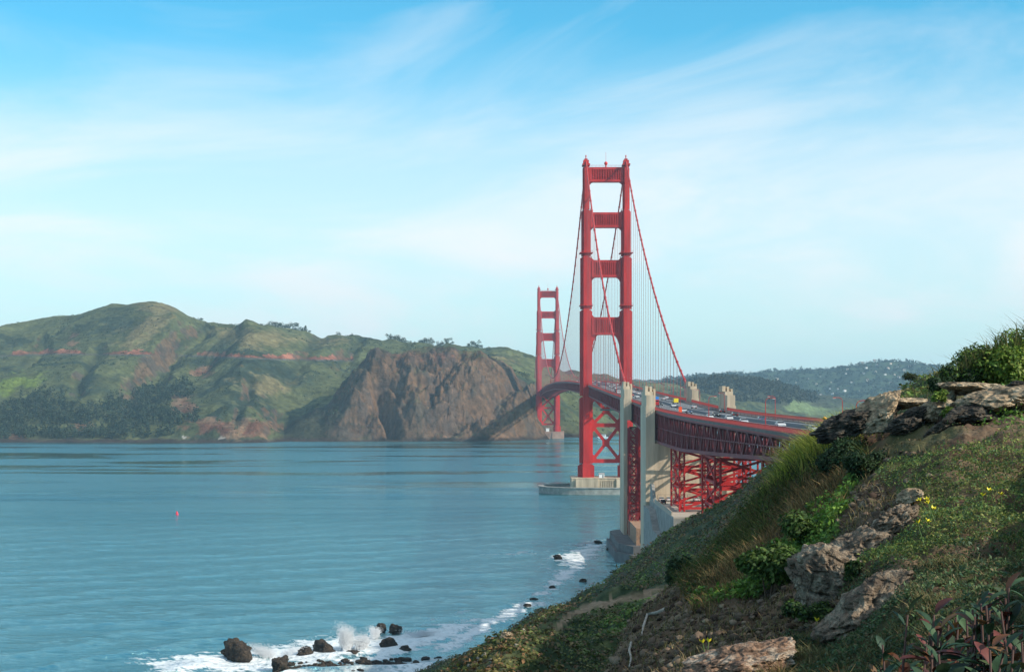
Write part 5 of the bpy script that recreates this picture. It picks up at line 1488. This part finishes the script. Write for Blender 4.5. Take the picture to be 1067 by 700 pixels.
def add_leaves(mask, cnt, L, cols_, h, tilt=0.6, asp=0.55):
    k = pick(mask, cnt); n = len(k)
    rise = (np.clip(moundn[k], 0, 1) * h * 2.2 + rng.random(n) * h)
    P = np.stack([X[k], Y[k], Z[k]], 1) + Nn[k] * rise[:, None]
    l_ = L * rng.uniform(0.6, 1.4, n)
    c = pal(cols_, n, rng, 0.22) * (1 + 0.35 * na_[k][:, None])
    G['leaf'].append(leaf_arrays(P, Nn[k], l_, l_ * asp, np.clip(c, 0.006, 1), rng, tilt))
def add_blades(mask, cnt, H, cols_, lean, w=0.007):
    k = pick(mask, cnt); n = len(k)
    P = np.stack([X[k], Y[k], Z[k] - 0.02], 1)
    h = H * rng.uniform(0.45, 1.3, n) * (1 + 0.5 * nb_[k]).clip(0.4, 2)
    c = pal(cols_, n, rng, 0.25)
    G['blade'].append(blade_arrays(P, h, np.full(n, w) * rng.uniform(0.7, 1.5, n) * (0.6 + Y[k] * 0.045), np.array(lean)[None], c, rng))
oc_low = np.interp(xs, [846, 860, 900, 940, 1000, 1067], [440, 455, 462, 458, 458, 446])
rock_zone = (xs > 850) & (ys < oc_low) & (Y > 14)
yl = near_y = (ys < 800) & ~(rock_zone & (rng.random(len(X)) < 0.85))
m_edge, m_dry, m_grn, m_hth, m_olv, m_soil = [(kd == i) & yl for i in (1, 2, 3, 4, 5, 0)]
add_leaves(m_grn, 90000, 0.050, [(0.060, 0.125, 0.022), (0.085, 0.16, 0.028), (0.045, 0.095, 0.022), (0.11, 0.17, 0.03)], 0.06, 0.55, 0.6)
add_leaves(m_hth, 110000, 0.026, [(0.065, 0.11, 0.03), (0.10, 0.14, 0.035), (0.15, 0.16, 0.05), (0.045, 0.075, 0.03), (0.05, 0.095, 0.045)], 0.03, 0.8, 0.5)
add_leaves(m_olv, 80000, 0.028, [(0.05, 0.085, 0.035), (0.07, 0.10, 0.045), (0.035, 0.065, 0.03), (0.10, 0.085, 0.05), (0.045, 0.08, 0.05)], 0.025, 0.8, 0.45)
add_leaves(m_edge, 60000, 0.040, [(0.035, 0.06, 0.018), (0.06, 0.10, 0.022), (0.03, 0.045, 0.02), (0.10, 0.075, 0.035)], 0.08, 0.7, 0.4)
add_leaves(m_dry & ~dead, 40000, 0.030, [(0.11, 0.075, 0.04), (0.08, 0.055, 0.03), (0.06, 0.06, 0.03)], 0.03, 0.9, 0.35)
add_leaves(m_soil & dead, 16000, 0.030, [(0.05, 0.055, 0.025), (0.09, 0.065, 0.04), (0.12, 0.09, 0.055)], 0.01, 0.8, 0.5)
V, Fq, Cc = join(G['leaf']); Cc = np.clip(Cc * C(1.45, 1.45, 1.3), 0, 0.6)
o = link('ground_cover', raw_mesh('ground_cover', V, Fq, Cc), LEAFM); tag(o, 'low leafy green and olive ground cover spread over the near slope', 'ground cover', kind='stuff')
sub = rng.permutation(len(X)); X, Y, Z, Nn, na_, nb_, nc_, kd, off, xs, ys, moundn = [a[sub] for a in (X, Y, Z, Nn, na_, nb_, nc_, kd, off, xs, ys, moundn)]
oc_low = np.interp(xs, [846, 860, 900, 940, 1000, 1067], [440, 462, 475, 470, 470, 455])
yl = (ys < 800) & ~((xs > 852) & (ys < oc_low) & (Y > 14))
m_edge, m_dry, m_grn, m_hth, m_olv, m_soil = [(kd == i) & yl for i in (1, 2, 3, 4, 5, 0)]
tip = (off < 45) & (xs < 905)
inn_ = xs < 880
hi_ = sstep(-0.2, 0.3, nb_ + 0.4 * nc_) > 0.5
add_blades(m_edge & hi_, 20000, 0.18, [(0.038, 0.052, 0.014), (0.055, 0.07, 0.018), (0.065, 0.07, 0.022)], (-0.35, 0, 0))
add_blades(m_edge & ~hi_, 22000, 0.14, [(0.085, 0.06, 0.026), (0.11, 0.08, 0.035), (0.055, 0.05, 0.02), (0.15, 0.11, 0.05)], (-0.2, 0, 0))
add_blades(m_dry & (inn_ | (nc_ > 0.3)), 34000, 0.13, [(0.16, 0.10, 0.045), (0.22, 0.15, 0.07), (0.11, 0.07, 0.035), (0.09, 0.09, 0.035)], (-0.25, 0, 0))
add_blades(m_grn & (rng.random(len(X)) < 0.25), 9000, 0.12, [(0.07, 0.12, 0.03)], (0, 0, 0))
add_blades(m_hth & (rng.random(len(X)) < 0.5), 9000, 0.05, [(0.14, 0.15, 0.05), (0.20, 0.17, 0.07), (0.09, 0.11, 0.04)], (0, 0, 0), 0.005)
add_blades(m_olv & (nb_ > 0.0), 16000, 0.07, [(0.11, 0.10, 0.045), (0.15, 0.12, 0.06), (0.07, 0.085, 0.035)], (-0.1, 0, 0), 0.005)
add_blades(m_soil & (rng.random(len(X)) < 0.2), 7000, 0.10, [(0.16, 0.12, 0.06), (0.08, 0.08, 0.03)], (0, 0, 0), 0.005)
# the brighter tuft of long grass beside the left end of the outcrop
Xt = at(848, 462, 20)[0] + rng.normal(0, 0.24, 5200); Yt = 20 + rng.normal(0, 0.5, 5200)
Pt = np.stack([Xt, Yt, land(Xt, Yt) - 0.02], 1)
n = len(Pt)
G['blade'].append(blade_arrays(Pt, rng.uniform(0.15, 0.42, n), np.full(n, 0.010), np.array([[-0.25, 0, 0]]), pal([(0.16, 0.19, 0.03), (0.22, 0.24, 0.04), (0.09, 0.12, 0.025), (0.30, 0.28, 0.07)], n, rng), rng))
V, Fq, Cc = join(G['blade']); Cc = np.clip(Cc * C(1.5, 1.45, 1.3), 0, 0.6)
o = link('wild_grass', raw_mesh('wild_grass', V, Fq, Cc), LEAFM); tag(o, 'long wild grass, green and dry brown, along the edge of the near slope', 'grass', kind='stuff')
# rubble and clods on the bare earth
kk = np.where(m_soil & (rng.random(len(X)) < 0.5))[0][:9000]
cv, cf = ico(1)
n = len(kk); s_ = rng.lognormal(-4.2, 0.55, n).clip(0.006, 0.07)
jit = 1 + rng.normal(0, 0.22, (n, len(cv), 1))
V = (np.stack([X[kk], Y[kk], Z[kk]], 1)[:, None] + cv[None] * jit * s_[:, None, None] * np.array([[[1.2, 1, 0.8]]])).reshape(-1, 3)
Fq = (np.arange(n)[:, None, None] * len(cv) + cf[None]).reshape(-1, 3)
Cc = np.repeat(pal([(0.10, 0.07, 0.05), (0.13, 0.09, 0.065), (0.06, 0.04, 0.03), (0.16, 0.12, 0.085)], n, rng), len(cv), axis=0)
o = link('loose_rubble', raw_mesh('loose_rubble', V, Fq, Cc), mat('rubble', rough=0.95, attr=True, var=0.3, vscale=20, spec=0.1)); tag(o, 'loose brown clods and rubble lying on the bare earth of the slope', 'rubble', kind='stuff')

# --- boulders of the near slope: (x, y, distance) of the middle, size in picture pixels, depth factor
def nrock(name, label, xp, yp, d, wpx_, hpx_, dep, rot, seed, m, **k):
    if name == 'outcrop_rock': d -= 0.35; wpx_ *= 1.12; hpx_ *= 1.2; yp -= 1
    s = d / F
    return tag(rock(name, at(xp, yp, d), (wpx_ * s, dep, hpx_ * s), rot, seed, m, **k), label, 'rock', k.pop('group', None))
OR = dict(sub=6, cuts=10, rough=0.12, nscale=2.6)
nrock('outcrop_rock', 'dark ridged rock slab at the far left end of the outcrop', 892, 441, 18.6, 84, 32, 0.9, (0, -0.38, 0.1), 3, DARKR, sub=6, cuts=8, rough=0.12, nscale=3.2, strata=0.12)
nrock('outcrop_rock', 'sunlit tan slab lying diagonally in the middle of the outcrop', 913, 434, 18.3, 66, 22, 0.7, (0.2, -0.75, 0.2), 4, SAND, **OR)
nrock('outcrop_rock', 'flat pale slab crowning the outcrop between the grass and the boulders', 934, 423, 18.8, 62, 12, 0.8, (0, -0.08, 0), 5, SAND, **OR)
nrock('outcrop_rock', 'tilted egg-shaped rock with lit right flank left of the big ledge', 978, 422, 17.8, 46, 25, 0.6, (0.1, -0.55, 0), 6, SAND, **OR)
nrock('outcrop_rock', 'large overhanging ledge with pale flat top at the right of the outcrop', 1042, 421, 17.2, 104, 34, 1.4, (0, -0.03, 0.1), 7, SAND, sub=6, cuts=12, rough=0.10, nscale=2.2)
nrock('outcrop_rock', 'broad pale capstone behind the large ledge', 1015, 407, 17.9, 84, 13, 1.0, (0, 0.05, 0), 8, SAND, **OR)
nrock('outcrop_rock', 'dark rock under the front of the large ledge', 1012, 435, 17.0, 50, 24, 0.7, (0, -0.2, 0), 9, DARKR, **OR)
nrock('outcrop_rock', 'log-shaped rock sloping down left below the large ledge', 984, 443, 16.9, 46, 11, 0.25, (0, -0.62, 0), 10, DARKR, **OR)
nrock('outcrop_rock', 'brown layered rock between the tan slab and the egg-shaped rock', 948, 441, 17.8, 54, 22, 0.6, (0, -0.5, 0), 12, DARKR, sub=6, cuts=8, rough=0.12, nscale=3, strata=0.1)
nrock('outcrop_rock', 'small dark stone lying at the right picture edge on the ledge', 1062, 404, 17.2, 30, 13, 0.5, (0, 0, 0), 13, DARKR, **OR)
nrock('lichen_stone', 'small ochre lichen knob at the tip of the left outcrop slab', 859, 436, 18.9, 5, 5, 0.08, (0, 0, 0), 14, mat('ochre_lichen', (0.50, 0.28, 0.05), 0.9), sub=3)
nrock('boulder', 'grey boulder with bluish shaded face in the middle of the near slope', 862, 610, 11.95, 84, 92, 1.0, (0.2, -0.75, 0.3), 21, SANDG, sub=6, cuts=11, rough=0.14, nscale=2.3)
nrock('boulder', 'tan boulder continuing up right from the grey shaded one', 900, 574, 12.55, 90, 42, 0.8, (0.1, -0.3, 0), 22, SANDG, sub=6, cuts=10, rough=0.14, nscale=2.6)
nrock('boulder', 'long rough boulder sloping down left, right of the grey shaded one', 908, 634, 10.55, 126, 58, 0.9, (0, -0.62, 0.2), 23, SANDG, sub=6, cuts=10, rough=0.15, nscale=2.6)
nrock('boulder', 'low reddish brown boulder at the bottom edge of the picture', 772, 688, 9.7, 126, 48, 0.7, (0, -0.22, 0), 24, rock_mat('reddish_rock', (0.07, 0.045, 0.035), (0.24, 0.15, 0.10), (0.40, 0.34, 0.27), 5.0), sub=6, cuts=10, rough=0.12, nscale=3)
nrock('boulder', 'weathered tan rock face among the rubble above the shaded boulder', 934, 545, 12.7, 66, 32, 0.5, (0, -0.6, 0), 25, SANDG, sub=6, cuts=10, rough=0.16, nscale=3)
nrock('boulder', 'small pale rock in the rubble near the yellow flowers', 950, 516, 13.3, 34, 19, 0.4, (0, -0.4, 0), 26, SAND, sub=5, cuts=10, rough=0.14, nscale=3)
# --- stones set in the earth
rs = random.Random(8)
for i, (xp, yp, w_) in enumerate([(945, 503, 12), (968, 498, 9), (905, 548, 10), (892, 520, 8), (928, 560, 9), (752, 636, 9), (765, 640, 7), (735, 650, 10), (708, 668, 12), (690, 690, 10), (783, 647, 8), (842, 652, 9), (960, 478, 7), (1000, 470, 6), (720, 640, 6), (820, 668, 9), (873, 545, 8), (745, 668, 8)]):
    r = np.exp(np.linspace(math.log(7), math.log(24), 400)); Xr = (xp - 533) / F * r; yy = px(Xr, r, land(Xr, r))[1]
    j = int(np.argmax(yy < yp)); d = r[j]; s = d / F
    o = rock('loose_stone', (Xr[j], d, float(land(Xr[j:j + 1], r[j:j + 1])[0]) + w_ * s * 0.15), (w_ * s, w_ * s * 0.8, w_ * s * 0.6), (0, 0, rs.uniform(0, 6)), 300 + i, [SANDG, SAND][i % 2], 3, 8, 0.15, 2)
    tag(o, 'small angular stone half sunk in the brown earth of the near slope', 'stone', 'stones scattered on the near slope')
# --- bare twisted roots
def ground_at(xp, yp, r0=6, r1=24):
    r = np.exp(np.linspace(math.log(r0), math.log(r1), 500)); Xr = (xp - 533) / F * r; zz = land(Xr, r); yy = px(Xr, r, zz)[1]
    j = int(np.argmax(yy < yp)) if (yy < yp).any() else int(np.argmin(yy))
    return Vector((Xr[j], r[j], zz[j]))
def root(pts, r0, lab):
    P_ = [ground_at(*p) + Vector((0, -0.03, 0.03)) for p in pts]
    m_ = MB(); m_.tube(P_, [r0 * (1 - 0.6 * i / len(P_)) for i in range(len(P_))], 8)
    o = m_.build('bare_root', mat('bleached_wood', (0.36, 0.31, 0.26), 0.85, var=0.3, vscale=20), smooth=True); tag(o, lab, 'root')
root([(694, 636), (684, 641), (674, 645), (670, 654), (668, 664)], 0.022, 'bleached root bending down over the dark earth edge')
root([(657, 672), (655, 680), (657, 688), (655, 697)], 0.014, 'thin bleached root hanging below the bent one')
# --- bushes
STEMM = mat('woody_stem', (0.12, 0.075, 0.05), 0.85, var=0.3, vscale=15)
def bush(label, cat, xp, yp, d, wpx_, hpx_, n, L, cols_, seed, name='bush', group=None, lumps=9, m=LEAFM, dep=None, sink=0.35):
    rng = np.random.default_rng(seed); s = d / F; w_, h_ = wpx_ * s, hpx_ * s; dep = dep or w_ * 0.7
    x, y, z = at(xp, yp, d); zg = float(land(np.array([x]), np.array([y]))[0])
    r = empty(name, (x, y, zg)); tag(r, label, cat, group)
    base = z - zg
    cen = np.stack([rng.uniform(-w_ * 0.36, w_ * 0.36, lumps), rng.uniform(-dep * 0.36, dep * 0.36, lumps), rng.uniform(-h_ * 0.3, h_ * 0.28, lumps)], 1)
    rad = rng.uniform(0.20, 0.34, lumps) * min(w_, h_ * 1.6)
    i = rng.integers(0, lumps, n); dd = unit(rng.normal(0, 1, (n, 3)))
    P = cen[i] + dd * rad[i][:, None] * (rng.random((n, 1)) ** 0.35) * np.array([[1, 1, 0.85]]); P[:, 2] += base
    c = pal(cols_, n, rng, 0.22) * (0.85 + 0.3 * rng.random(lumps))[i][:, None]
    l_ = L * rng.uniform(0.6, 1.4, n)
    V, Fq, Cc = leaf_arrays(P, dd + up * 0.6, l_, l_ * 0.5, np.clip(c, 0.005, 1), rng, 0.6)
    link('leaves', raw_mesh('leaves', V, Fq, Cc), m, r)
    st_ = MB()
    for k in range(7):
        c_ = cen[k % lumps] + np.array([0, 0, base])
        st_.tube([(c_[0] * 0.15, c_[1] * 0.15, -0.05), (c_[0] * 0.6, c_[1] * 0.6, max(c_[2] * 0.5, 0.02)), tuple(c_)], [h_ * 0.03, h_ * 0.02, h_ * 0.01], 5)
    st_.build('stems', STEMM, r)
    return r
GB = [(0.10, 0.18, 0.025), (0.15, 0.23, 0.03), (0.07, 0.13, 0.022), (0.22, 0.27, 0.05)]
GM = [(0.055, 0.11, 0.022), (0.075, 0.135, 0.026), (0.04, 0.08, 0.02), (0.10, 0.15, 0.035)]
GD = [(0.025, 0.055, 0.022), (0.035, 0.07, 0.025), (0.02, 0.04, 0.018)]
GB2 = 'leafy bushes on the top of the slope'
bush('bright green bush at the right picture edge above the pale ledge', 'bush', 1050, 388, 20.5, 66, 46, 11000, 0.055, GB, 1, group=GB2)
bush('tall bright bush highest on the slope, partly cut by the picture edge', 'bush', 1090, 376, 22, 80, 66, 11000, 0.06, GB, 2, group=GB2)
bush('mid green bush left of the bright one on the slope top', 'bush', 1022, 382, 21, 56, 42, 7000, 0.05, GB + GD, 3, group=GB2)
bush('darker bush stepping down left on the slope top', 'bush', 1000, 394, 20.5, 40, 26, 4500, 0.045, GD + GB[:1], 4, group=GB2)
bush('small dark bush at the left foot of the bush row on top', 'bush', 982, 401, 20, 26, 16, 2500, 0.04, GD, 5, group=GB2)
bush('dark green shrub hugging the ledge at the right picture edge', 'bush', 1050, 434, 16.6, 42, 26, 5000, 0.035, GD + [(0.05, 0.09, 0.03)], 6)
bush('round dark green tuft under the egg-shaped rock', 'bush', 978, 412, 17.2, 16, 12, 900, 0.03, GB, 7)
bush('green shrub growing in the gap below the egg-shaped rock', 'bush', 989, 430, 16.9, 16, 14, 1200, 0.03, GB, 8)
bush('bright leafy cushion left of the grey shaded boulder', 'bush', 800, 590, 14.2, 60, 34, 6000, 0.05, GM, 9)
bush('bright leafy cushion below the long grass, middle of the slope', 'bush', 846, 556, 14.8, 60, 34, 6000, 0.05, GM, 10)
bush('dark green mound at the left edge above the bare earth', 'bush', 712, 596, 18.6, 30, 40, 4000, 0.05, GD, 11)
bush('dark green shrub between the two grey boulders', 'bush', 893, 596, 11.6, 24, 24, 1600, 0.035, GM + GD, 12)
bush('low leafy shrub at the foot of the reddish boulder', 'bush', 845, 640, 11.5, 60, 22, 3200, 0.035, GD + GM, 13)
bush('dark leafy shrub on the brink right of the far left outcrop slab', 'bush', 868, 478, 17.6, 56, 34, 4500, 0.045, GD, 14)
bush('dark leafy shrub below the outcrop, right of the brink shrub', 'bush', 905, 486, 16.4, 54, 30, 4500, 0.04, GD + [(0.04, 0.07, 0.03)], 15)
# stalks of tall grass standing above the bush row
rng = np.random.default_rng(9)
n = 420
xq = rng.uniform(965, 1100, n); yq = np.interp(xq, [965, 1000, 1030, 1067, 1100], [402, 382, 362, 342, 325]) + rng.uniform(0, 14, n)
Pq = np.array([at(a, b, 20.5) for a, b in zip(xq, yq)])
V, Fq, Cc = blade_arrays(Pq, rng.uniform(0.1, 0.38, n), np.full(n, 0.012), np.array([[-0.35, 0, 0]]), pal([(0.10, 0.13, 0.03), (0.20, 0.17, 0.07), (0.07, 0.09, 0.03)], n, rng), rng)
V[:, 2] -= 0.08
o = link('tall_grass', raw_mesh('tall_grass', V, Fq, Cc), LEAFM); tag(o, 'thin grass stalks poking out of the bush row against the sky', 'grass', kind='stuff')
# reddish grass at the foot of the bush row
# --- yellow flowers
def flower():
    r = empty('yellow_flower')
    s = MB(); s.tube([(0, 0, -0.02), (0.005, 0, 0.07), (0.0, 0, 0.13)], [0.003, 0.0025, 0.002], 5); s.build('stem', mat('flower_stem', (0.08, 0.14, 0.03), 0.6), r)
    p = MB()
    for k in range(5):
        a = k * 2 * PI / 5; c, sn = math.cos(a), math.sin(a)
        p._add([(0, 0, 0.125), (0.012 * c - 0.009 * sn, 0.012 * sn + 0.009 * c, 0.14), (0.024 * c, 0.024 * sn, 0.152), (0.012 * c + 0.009 * sn, 0.012 * sn - 0.009 * c, 0.14)], [(0, 1, 2, 3)])
    p.build('petals', mat('yellow_petal', (0.75, 0.62, 0.03), 0.5), r)
    return r
fl0 = flower(); fu = False
for xp, yp, lab in [(968, 531, 'top of the yellow cluster'), (974, 536, 'right one in the yellow cluster'), (965, 543, 'hanging lowest in the yellow cluster'), (972, 532, None), (956, 555, 'left of the lower pair'), (962, 557, 'right of the lower pair'), (1021, 528, None), (1027, 521, 'topmost of the three on the right'), (1043, 527, 'rightmost of the three on the right'), (829, 571, 'alone among the bright leaves'), (846, 605, None), (846, 660, None), (735, 680, None), (735, 683, None)]:
    g_ = ground_at(xp, yp + 8)
    f_ = fl0 if not fu else copy_tree(fl0); fu = True
    f_.location = g_; f_.rotation_euler = (random.uniform(-0.6, 0.2), random.uniform(-0.4, 0.4), random.uniform(0, 6)); f_.scale = (1.15,) * 3
    tag(f_, ('small yellow flower, ' + lab) if lab else 'small yellow flower standing singly in the low green growth', 'flower', 'yellow flowers on the near slope')
# --- low windswept tree behind the outcrop
x, y, z = at(948, 411, 88)
zg = float(land(np.array([x]), np.array([y]))[0])
tree('windswept_tree', 'small windswept tree against the blue hill behind the outcrop', 'tree', (x, y, zg - 0.1), z - zg + 1.35, 1.5, 'flat', None, 5151, 700, cols_=((0.04, 0.06, 0.025), (0.06, 0.08, 0.03)), m=LEAFM)
# --- middle terrace: bushes and pale stones
TB = [(0.055, 0.075, 0.028), (0.08, 0.10, 0.035), (0.11, 0.12, 0.045), (0.04, 0.055, 0.022)]
for i, (xp, yp, d, w_, h_, lab) in enumerate([(576, 664, 88, 62, 44, 'largest olive bush on the terrace at the bottom, its top lit'), (548, 688, 76, 50, 34, 'olive bush below left of the largest terrace bush'), (605, 668, 92, 34, 26, 'olive bush right of the largest terrace bush'),
        (632, 650, 104, 40, 22, 'low bush under the sandy path'), (655, 640, 108, 30, 18, 'low bush close to the overhanging earth edge'), (520, 697, 70, 34, 18, 'yellowish low bush at the bottom edge'), (622, 628, 122, 46, 9, 'thin line of scrub along the top of the sandy path'), (660, 622, 126, 44, 9, 'scrub line right of the path top'), (600, 686, 80, 40, 30, 'dark bush at the bottom edge below the path'), (640, 678, 84, 44, 30, 'dark bush in the hollow beside the bare earth')]):
    bush(lab, 'bush', xp, yp, d, w_, h_, 5000, 0.20 if w_ > 45 else 0.17, TB if i != 8 and i != 9 else GD, 500 + i, group='bushes on the middle terrace')
for i, (xp, yp, w_, lab) in enumerate([(527, 665, 15, 'rounded tan boulder on the brow of the terrace'), (505, 681, 9, 'pale stone left of the tan boulder on the brow'), (498, 686, 7, None), (512, 688, 9, 'pale stone just below the tan boulder'), (494, 692, 8, None), (509, 695, 7, None), (538, 672, 7, None), (545, 656, 6, None), (488, 693, 6, None), (518, 680, 6, None)]):
    g_ = ground_at(xp, yp + 3, 45, 130); s = g_.y / F
    o = rock('pale_stone', g_ + Vector((0, 0, w_ * s * 0.25)), (w_ * s, w_ * s * 0.8, w_ * s * 0.75), (0, 0, i), 700 + i, PALER if i else SAND, 4, 8, 0.15, 2)
    tag(o, lab or 'small pale stone among others on the terrace brow', 'stone', 'pale stones on the terrace')
# scrub texture of the middle and far slope: small leaf clumps
rng = np.random.default_rng(15)
xq = rng.uniform(380, 1000, 90000); r = np.exp(rng.uniform(math.log(48), math.log(470), 90000))
Xq = (xq - 533) / F * r; Zq = land(Xq, r); keep = (Zq > 5) & (fbm(Xq * 0.07, r * 0.07, 4, 55, 0.6) > -0.5)
yq = px(Xq, r, Zq)[1]
pthy = np.interp(xq, [560, 590, 620, 650, 690], [668, 640, 628, 622, 612]); keep &= ~((np.abs(yq - pthy - 3) < 6) & (r < 150) & (r > 60) & (xq > 575))
keep &= ~((Xq > 46) & (r > 455))
k = np.where(keep)[0][:52000]; n_ = 5
dd = unit(rng.normal(0, 1, (len(k), n_, 3)).reshape(-1, 3)).reshape(len(k), n_, 3)
h = (rng.uniform(0.12, 0.40, len(k)) * (0.30 + r[k] / 160))[:, None, None]
P = np.stack([Xq[k], r[k], Zq[k]], 1)[:, None] + dd * h * np.array([[[1.2, 1.2, 0.6]]]) + np.array([[[0, 0, 1]]]) * h * 0.2
cc = pal([(0.06, 0.085, 0.024), (0.09, 0.105, 0.032), (0.042, 0.055, 0.020), (0.12, 0.12, 0.05), (0.15, 0.10, 0.055), (0.10, 0.07, 0.04)], len(k), rng, 0.25)
pt_ = fbm(Xq[k] * 0.03, r[k] * 0.03, 4, 58, 0.6)
cc = cc * 1.35
cc = mixc(cc, cc * C(1.15, 0.95, 0.8), sstep(0.0, 0.5, pt_)); cc = mixc(cc, cc * C(1.1, 1.45, 0.9), sstep(0.05, 0.5, -pt_))
V, Fq, Cc = leaf_arrays(P.reshape(-1, 3), dd.reshape(-1, 3) + up, np.repeat(h[:, 0, 0], n_) * 0.9, np.repeat(h[:, 0, 0], n_) * 0.6, np.repeat(cc, n_, axis=0), rng, 0.5)
o = link('slope_scrub', raw_mesh('slope_scrub', V, Fq, Cc), LEAFM); tag(o, 'low coastal scrub covering the slope that runs down to the shore and pylons', 'scrub', kind='stuff')
# --- close leafy shrubs at the lower right corner
def leafy(label, xp, ytop, d, spread, nst, seed):
    rng = np.random.default_rng(seed); s = d / F
    x, y, zt = at(xp, ytop, d); zg = float(land(np.array([x]), np.array([y]))[0])
    r = empty('leafy_shrub', (x, y, zg)); tag(r, label, 'shrub', 'leafy shrubs close to the camera')
    st_ = MB(); LV, LF, LC = [], [], []; nv = 0
    for k in range(int(nst * 4.0)):
        ex = rng.uniform(-1, 1) * spread * s; ey = rng.uniform(-0.8, 0.8) * spread * s; ez = (zt - zg) * rng.uniform(0.62, 1.0)
        p0 = np.array([ex * 0.3, ey * 0.3, -0.03]); p3 = np.array([ex, ey, ez])
        p1 = p0 + np.array([ex * 0.1 + rng.normal(0, 0.02), ey * 0.1, ez * 0.4]); p2 = p0 * 0.3 + p3 * 0.7 + rng.normal(0, 0.02, 3) + np.array([0, 0, ez * 0.02])
        pts = [p0, p1, p2, p3]; st_.tube([tuple(p) for p in pts], [0.005, 0.0042, 0.0032, 0.002], 6)
        red = rng.random() < 0.28
        nl = rng.integers(24, 36)
        for j in range(nl):
            t = 1 - (j / nl) ** 1.0 * 0.7
            q = t * 3; i = min(int(q), 2); f = q - i; base = pts[i] * (1 - f) + pts[i + 1] * f
            az = j * 2.4 + rng.normal(0, 0.3); el = rng.uniform(-0.2, 0.8) if j > 3 else rng.uniform(0.5, 1.2)
            ax = np.array([math.cos(az) * math.cos(el), math.sin(az) * math.cos(el), math.sin(el)])
            sd = np.cross(ax, [0, 0, 1.0]); sd /= np.linalg.norm(sd) + 1e-9; nr = np.cross(sd, ax)
            Ln = rng.uniform(0.032, 0.066) * (0.75 if j < 4 else 1); wd = Ln * rng.uniform(0.46, 0.62)
            prof = [(0.0, 0.05), (0.15, 0.45), (0.35, 0.9), (0.58, 1.0), (0.8, 0.75), (0.94, 0.38), (1.0, 0.04)]
            vv = []
            for u, w_ in prof:
                c = base + ax * (0.006 + u * Ln) - nr * (u * u * Ln * 0.22)
                vv += [c - sd * w_ * wd / 2 + nr * w_ * wd * 0.18, c, c + sd * w_ * wd / 2 + nr * w_ * wd * 0.18]
            ff = []
            for a in range(len(prof) - 1):
                for b_ in range(2): ff.append([nv + a * 3 + b_, nv + a * 3 + b_ + 1, nv + a * 3 + b_ + 4, nv + a * 3 + b_ + 3])
            if red and j < 7: col_ = np.array([(0.13, 0.035, 0.028), (0.17, 0.065, 0.03), (0.08, 0.025, 0.022)][rng.integers(0, 3)])
            elif rng.random() < 0.12: col_ = np.array((0.16, 0.08, 0.03))
            else: col_ = np.array([(0.035, 0.075, 0.035), (0.05, 0.095, 0.04), (0.07, 0.10, 0.045), (0.025, 0.055, 0.03)][rng.integers(0, 4)])
            col_ = col_ * rng.uniform(0.5, 1.1)
            LV += vv; LF += ff; LC += [col_] * len(vv); nv += len(vv)
    st_.build('stems', mat('reddish_stem', (0.07, 0.035, 0.028), 0.7), r, smooth=True)
    link('leaves', raw_mesh('leaves', np.array(LV), np.array(LF), np.array(LC)), mat('glossy_leaf', rough=0.5, attr=True, spec=0.22, var=0.3, vscale=45, trans=0.15), r, smooth=True)
for a in [('dark leafy shrub with reddish tips, leftmost in the bottom right corner', 955, 668, 3.2, 46, 16, 1), ('leafy shrub with rust-red upper leaves second from the left in the corner', 985, 636, 3.0, 40, 15, 2), ('leafy shrub with brown seed heads in the middle of the corner', 1020, 640, 2.8, 40, 16, 3),
          ('reddish leafed shrub cut by the right picture edge', 1058, 612, 2.7, 40, 17, 4), ('deep green broad-leaved shrub lowest in the corner', 1035, 668, 2.5, 60, 18, 5), ('small ruddy shrub low at the bottom edge left of the others', 925, 690, 3.4, 34, 10, 6), ('green shrub half outside the lower right corner', 1090, 650, 2.6, 50, 16, 7)]:
    leafy(*a)
# ------------------------------------------------------------------ sea haze: pale air round the whole scene
hz = MB(); hz.box(-8200, 8200, -8200, 8200, -32, 262)
HZ = bpy.data.materials.new('pale_air'); HZ.use_nodes = True
n = HZ.node_tree.nodes; l = HZ.node_tree.links; n.remove(n['Principled BSDF'])
pv = n.new('ShaderNodeVolumePrincipled'); pv.inputs['Color'].default_value = (0.50, 0.79, 1.0, 1); pv.inputs['Density'].default_value = 0.000066; pv.inputs['Anisotropy'].default_value = 0.0
l.new(pv.outputs[0], n['Material Output'].inputs['Volume'])
o = hz.build('haze', HZ); tag(o, 'pale sea haze fading the far hills', 'haze', kind='stuff')
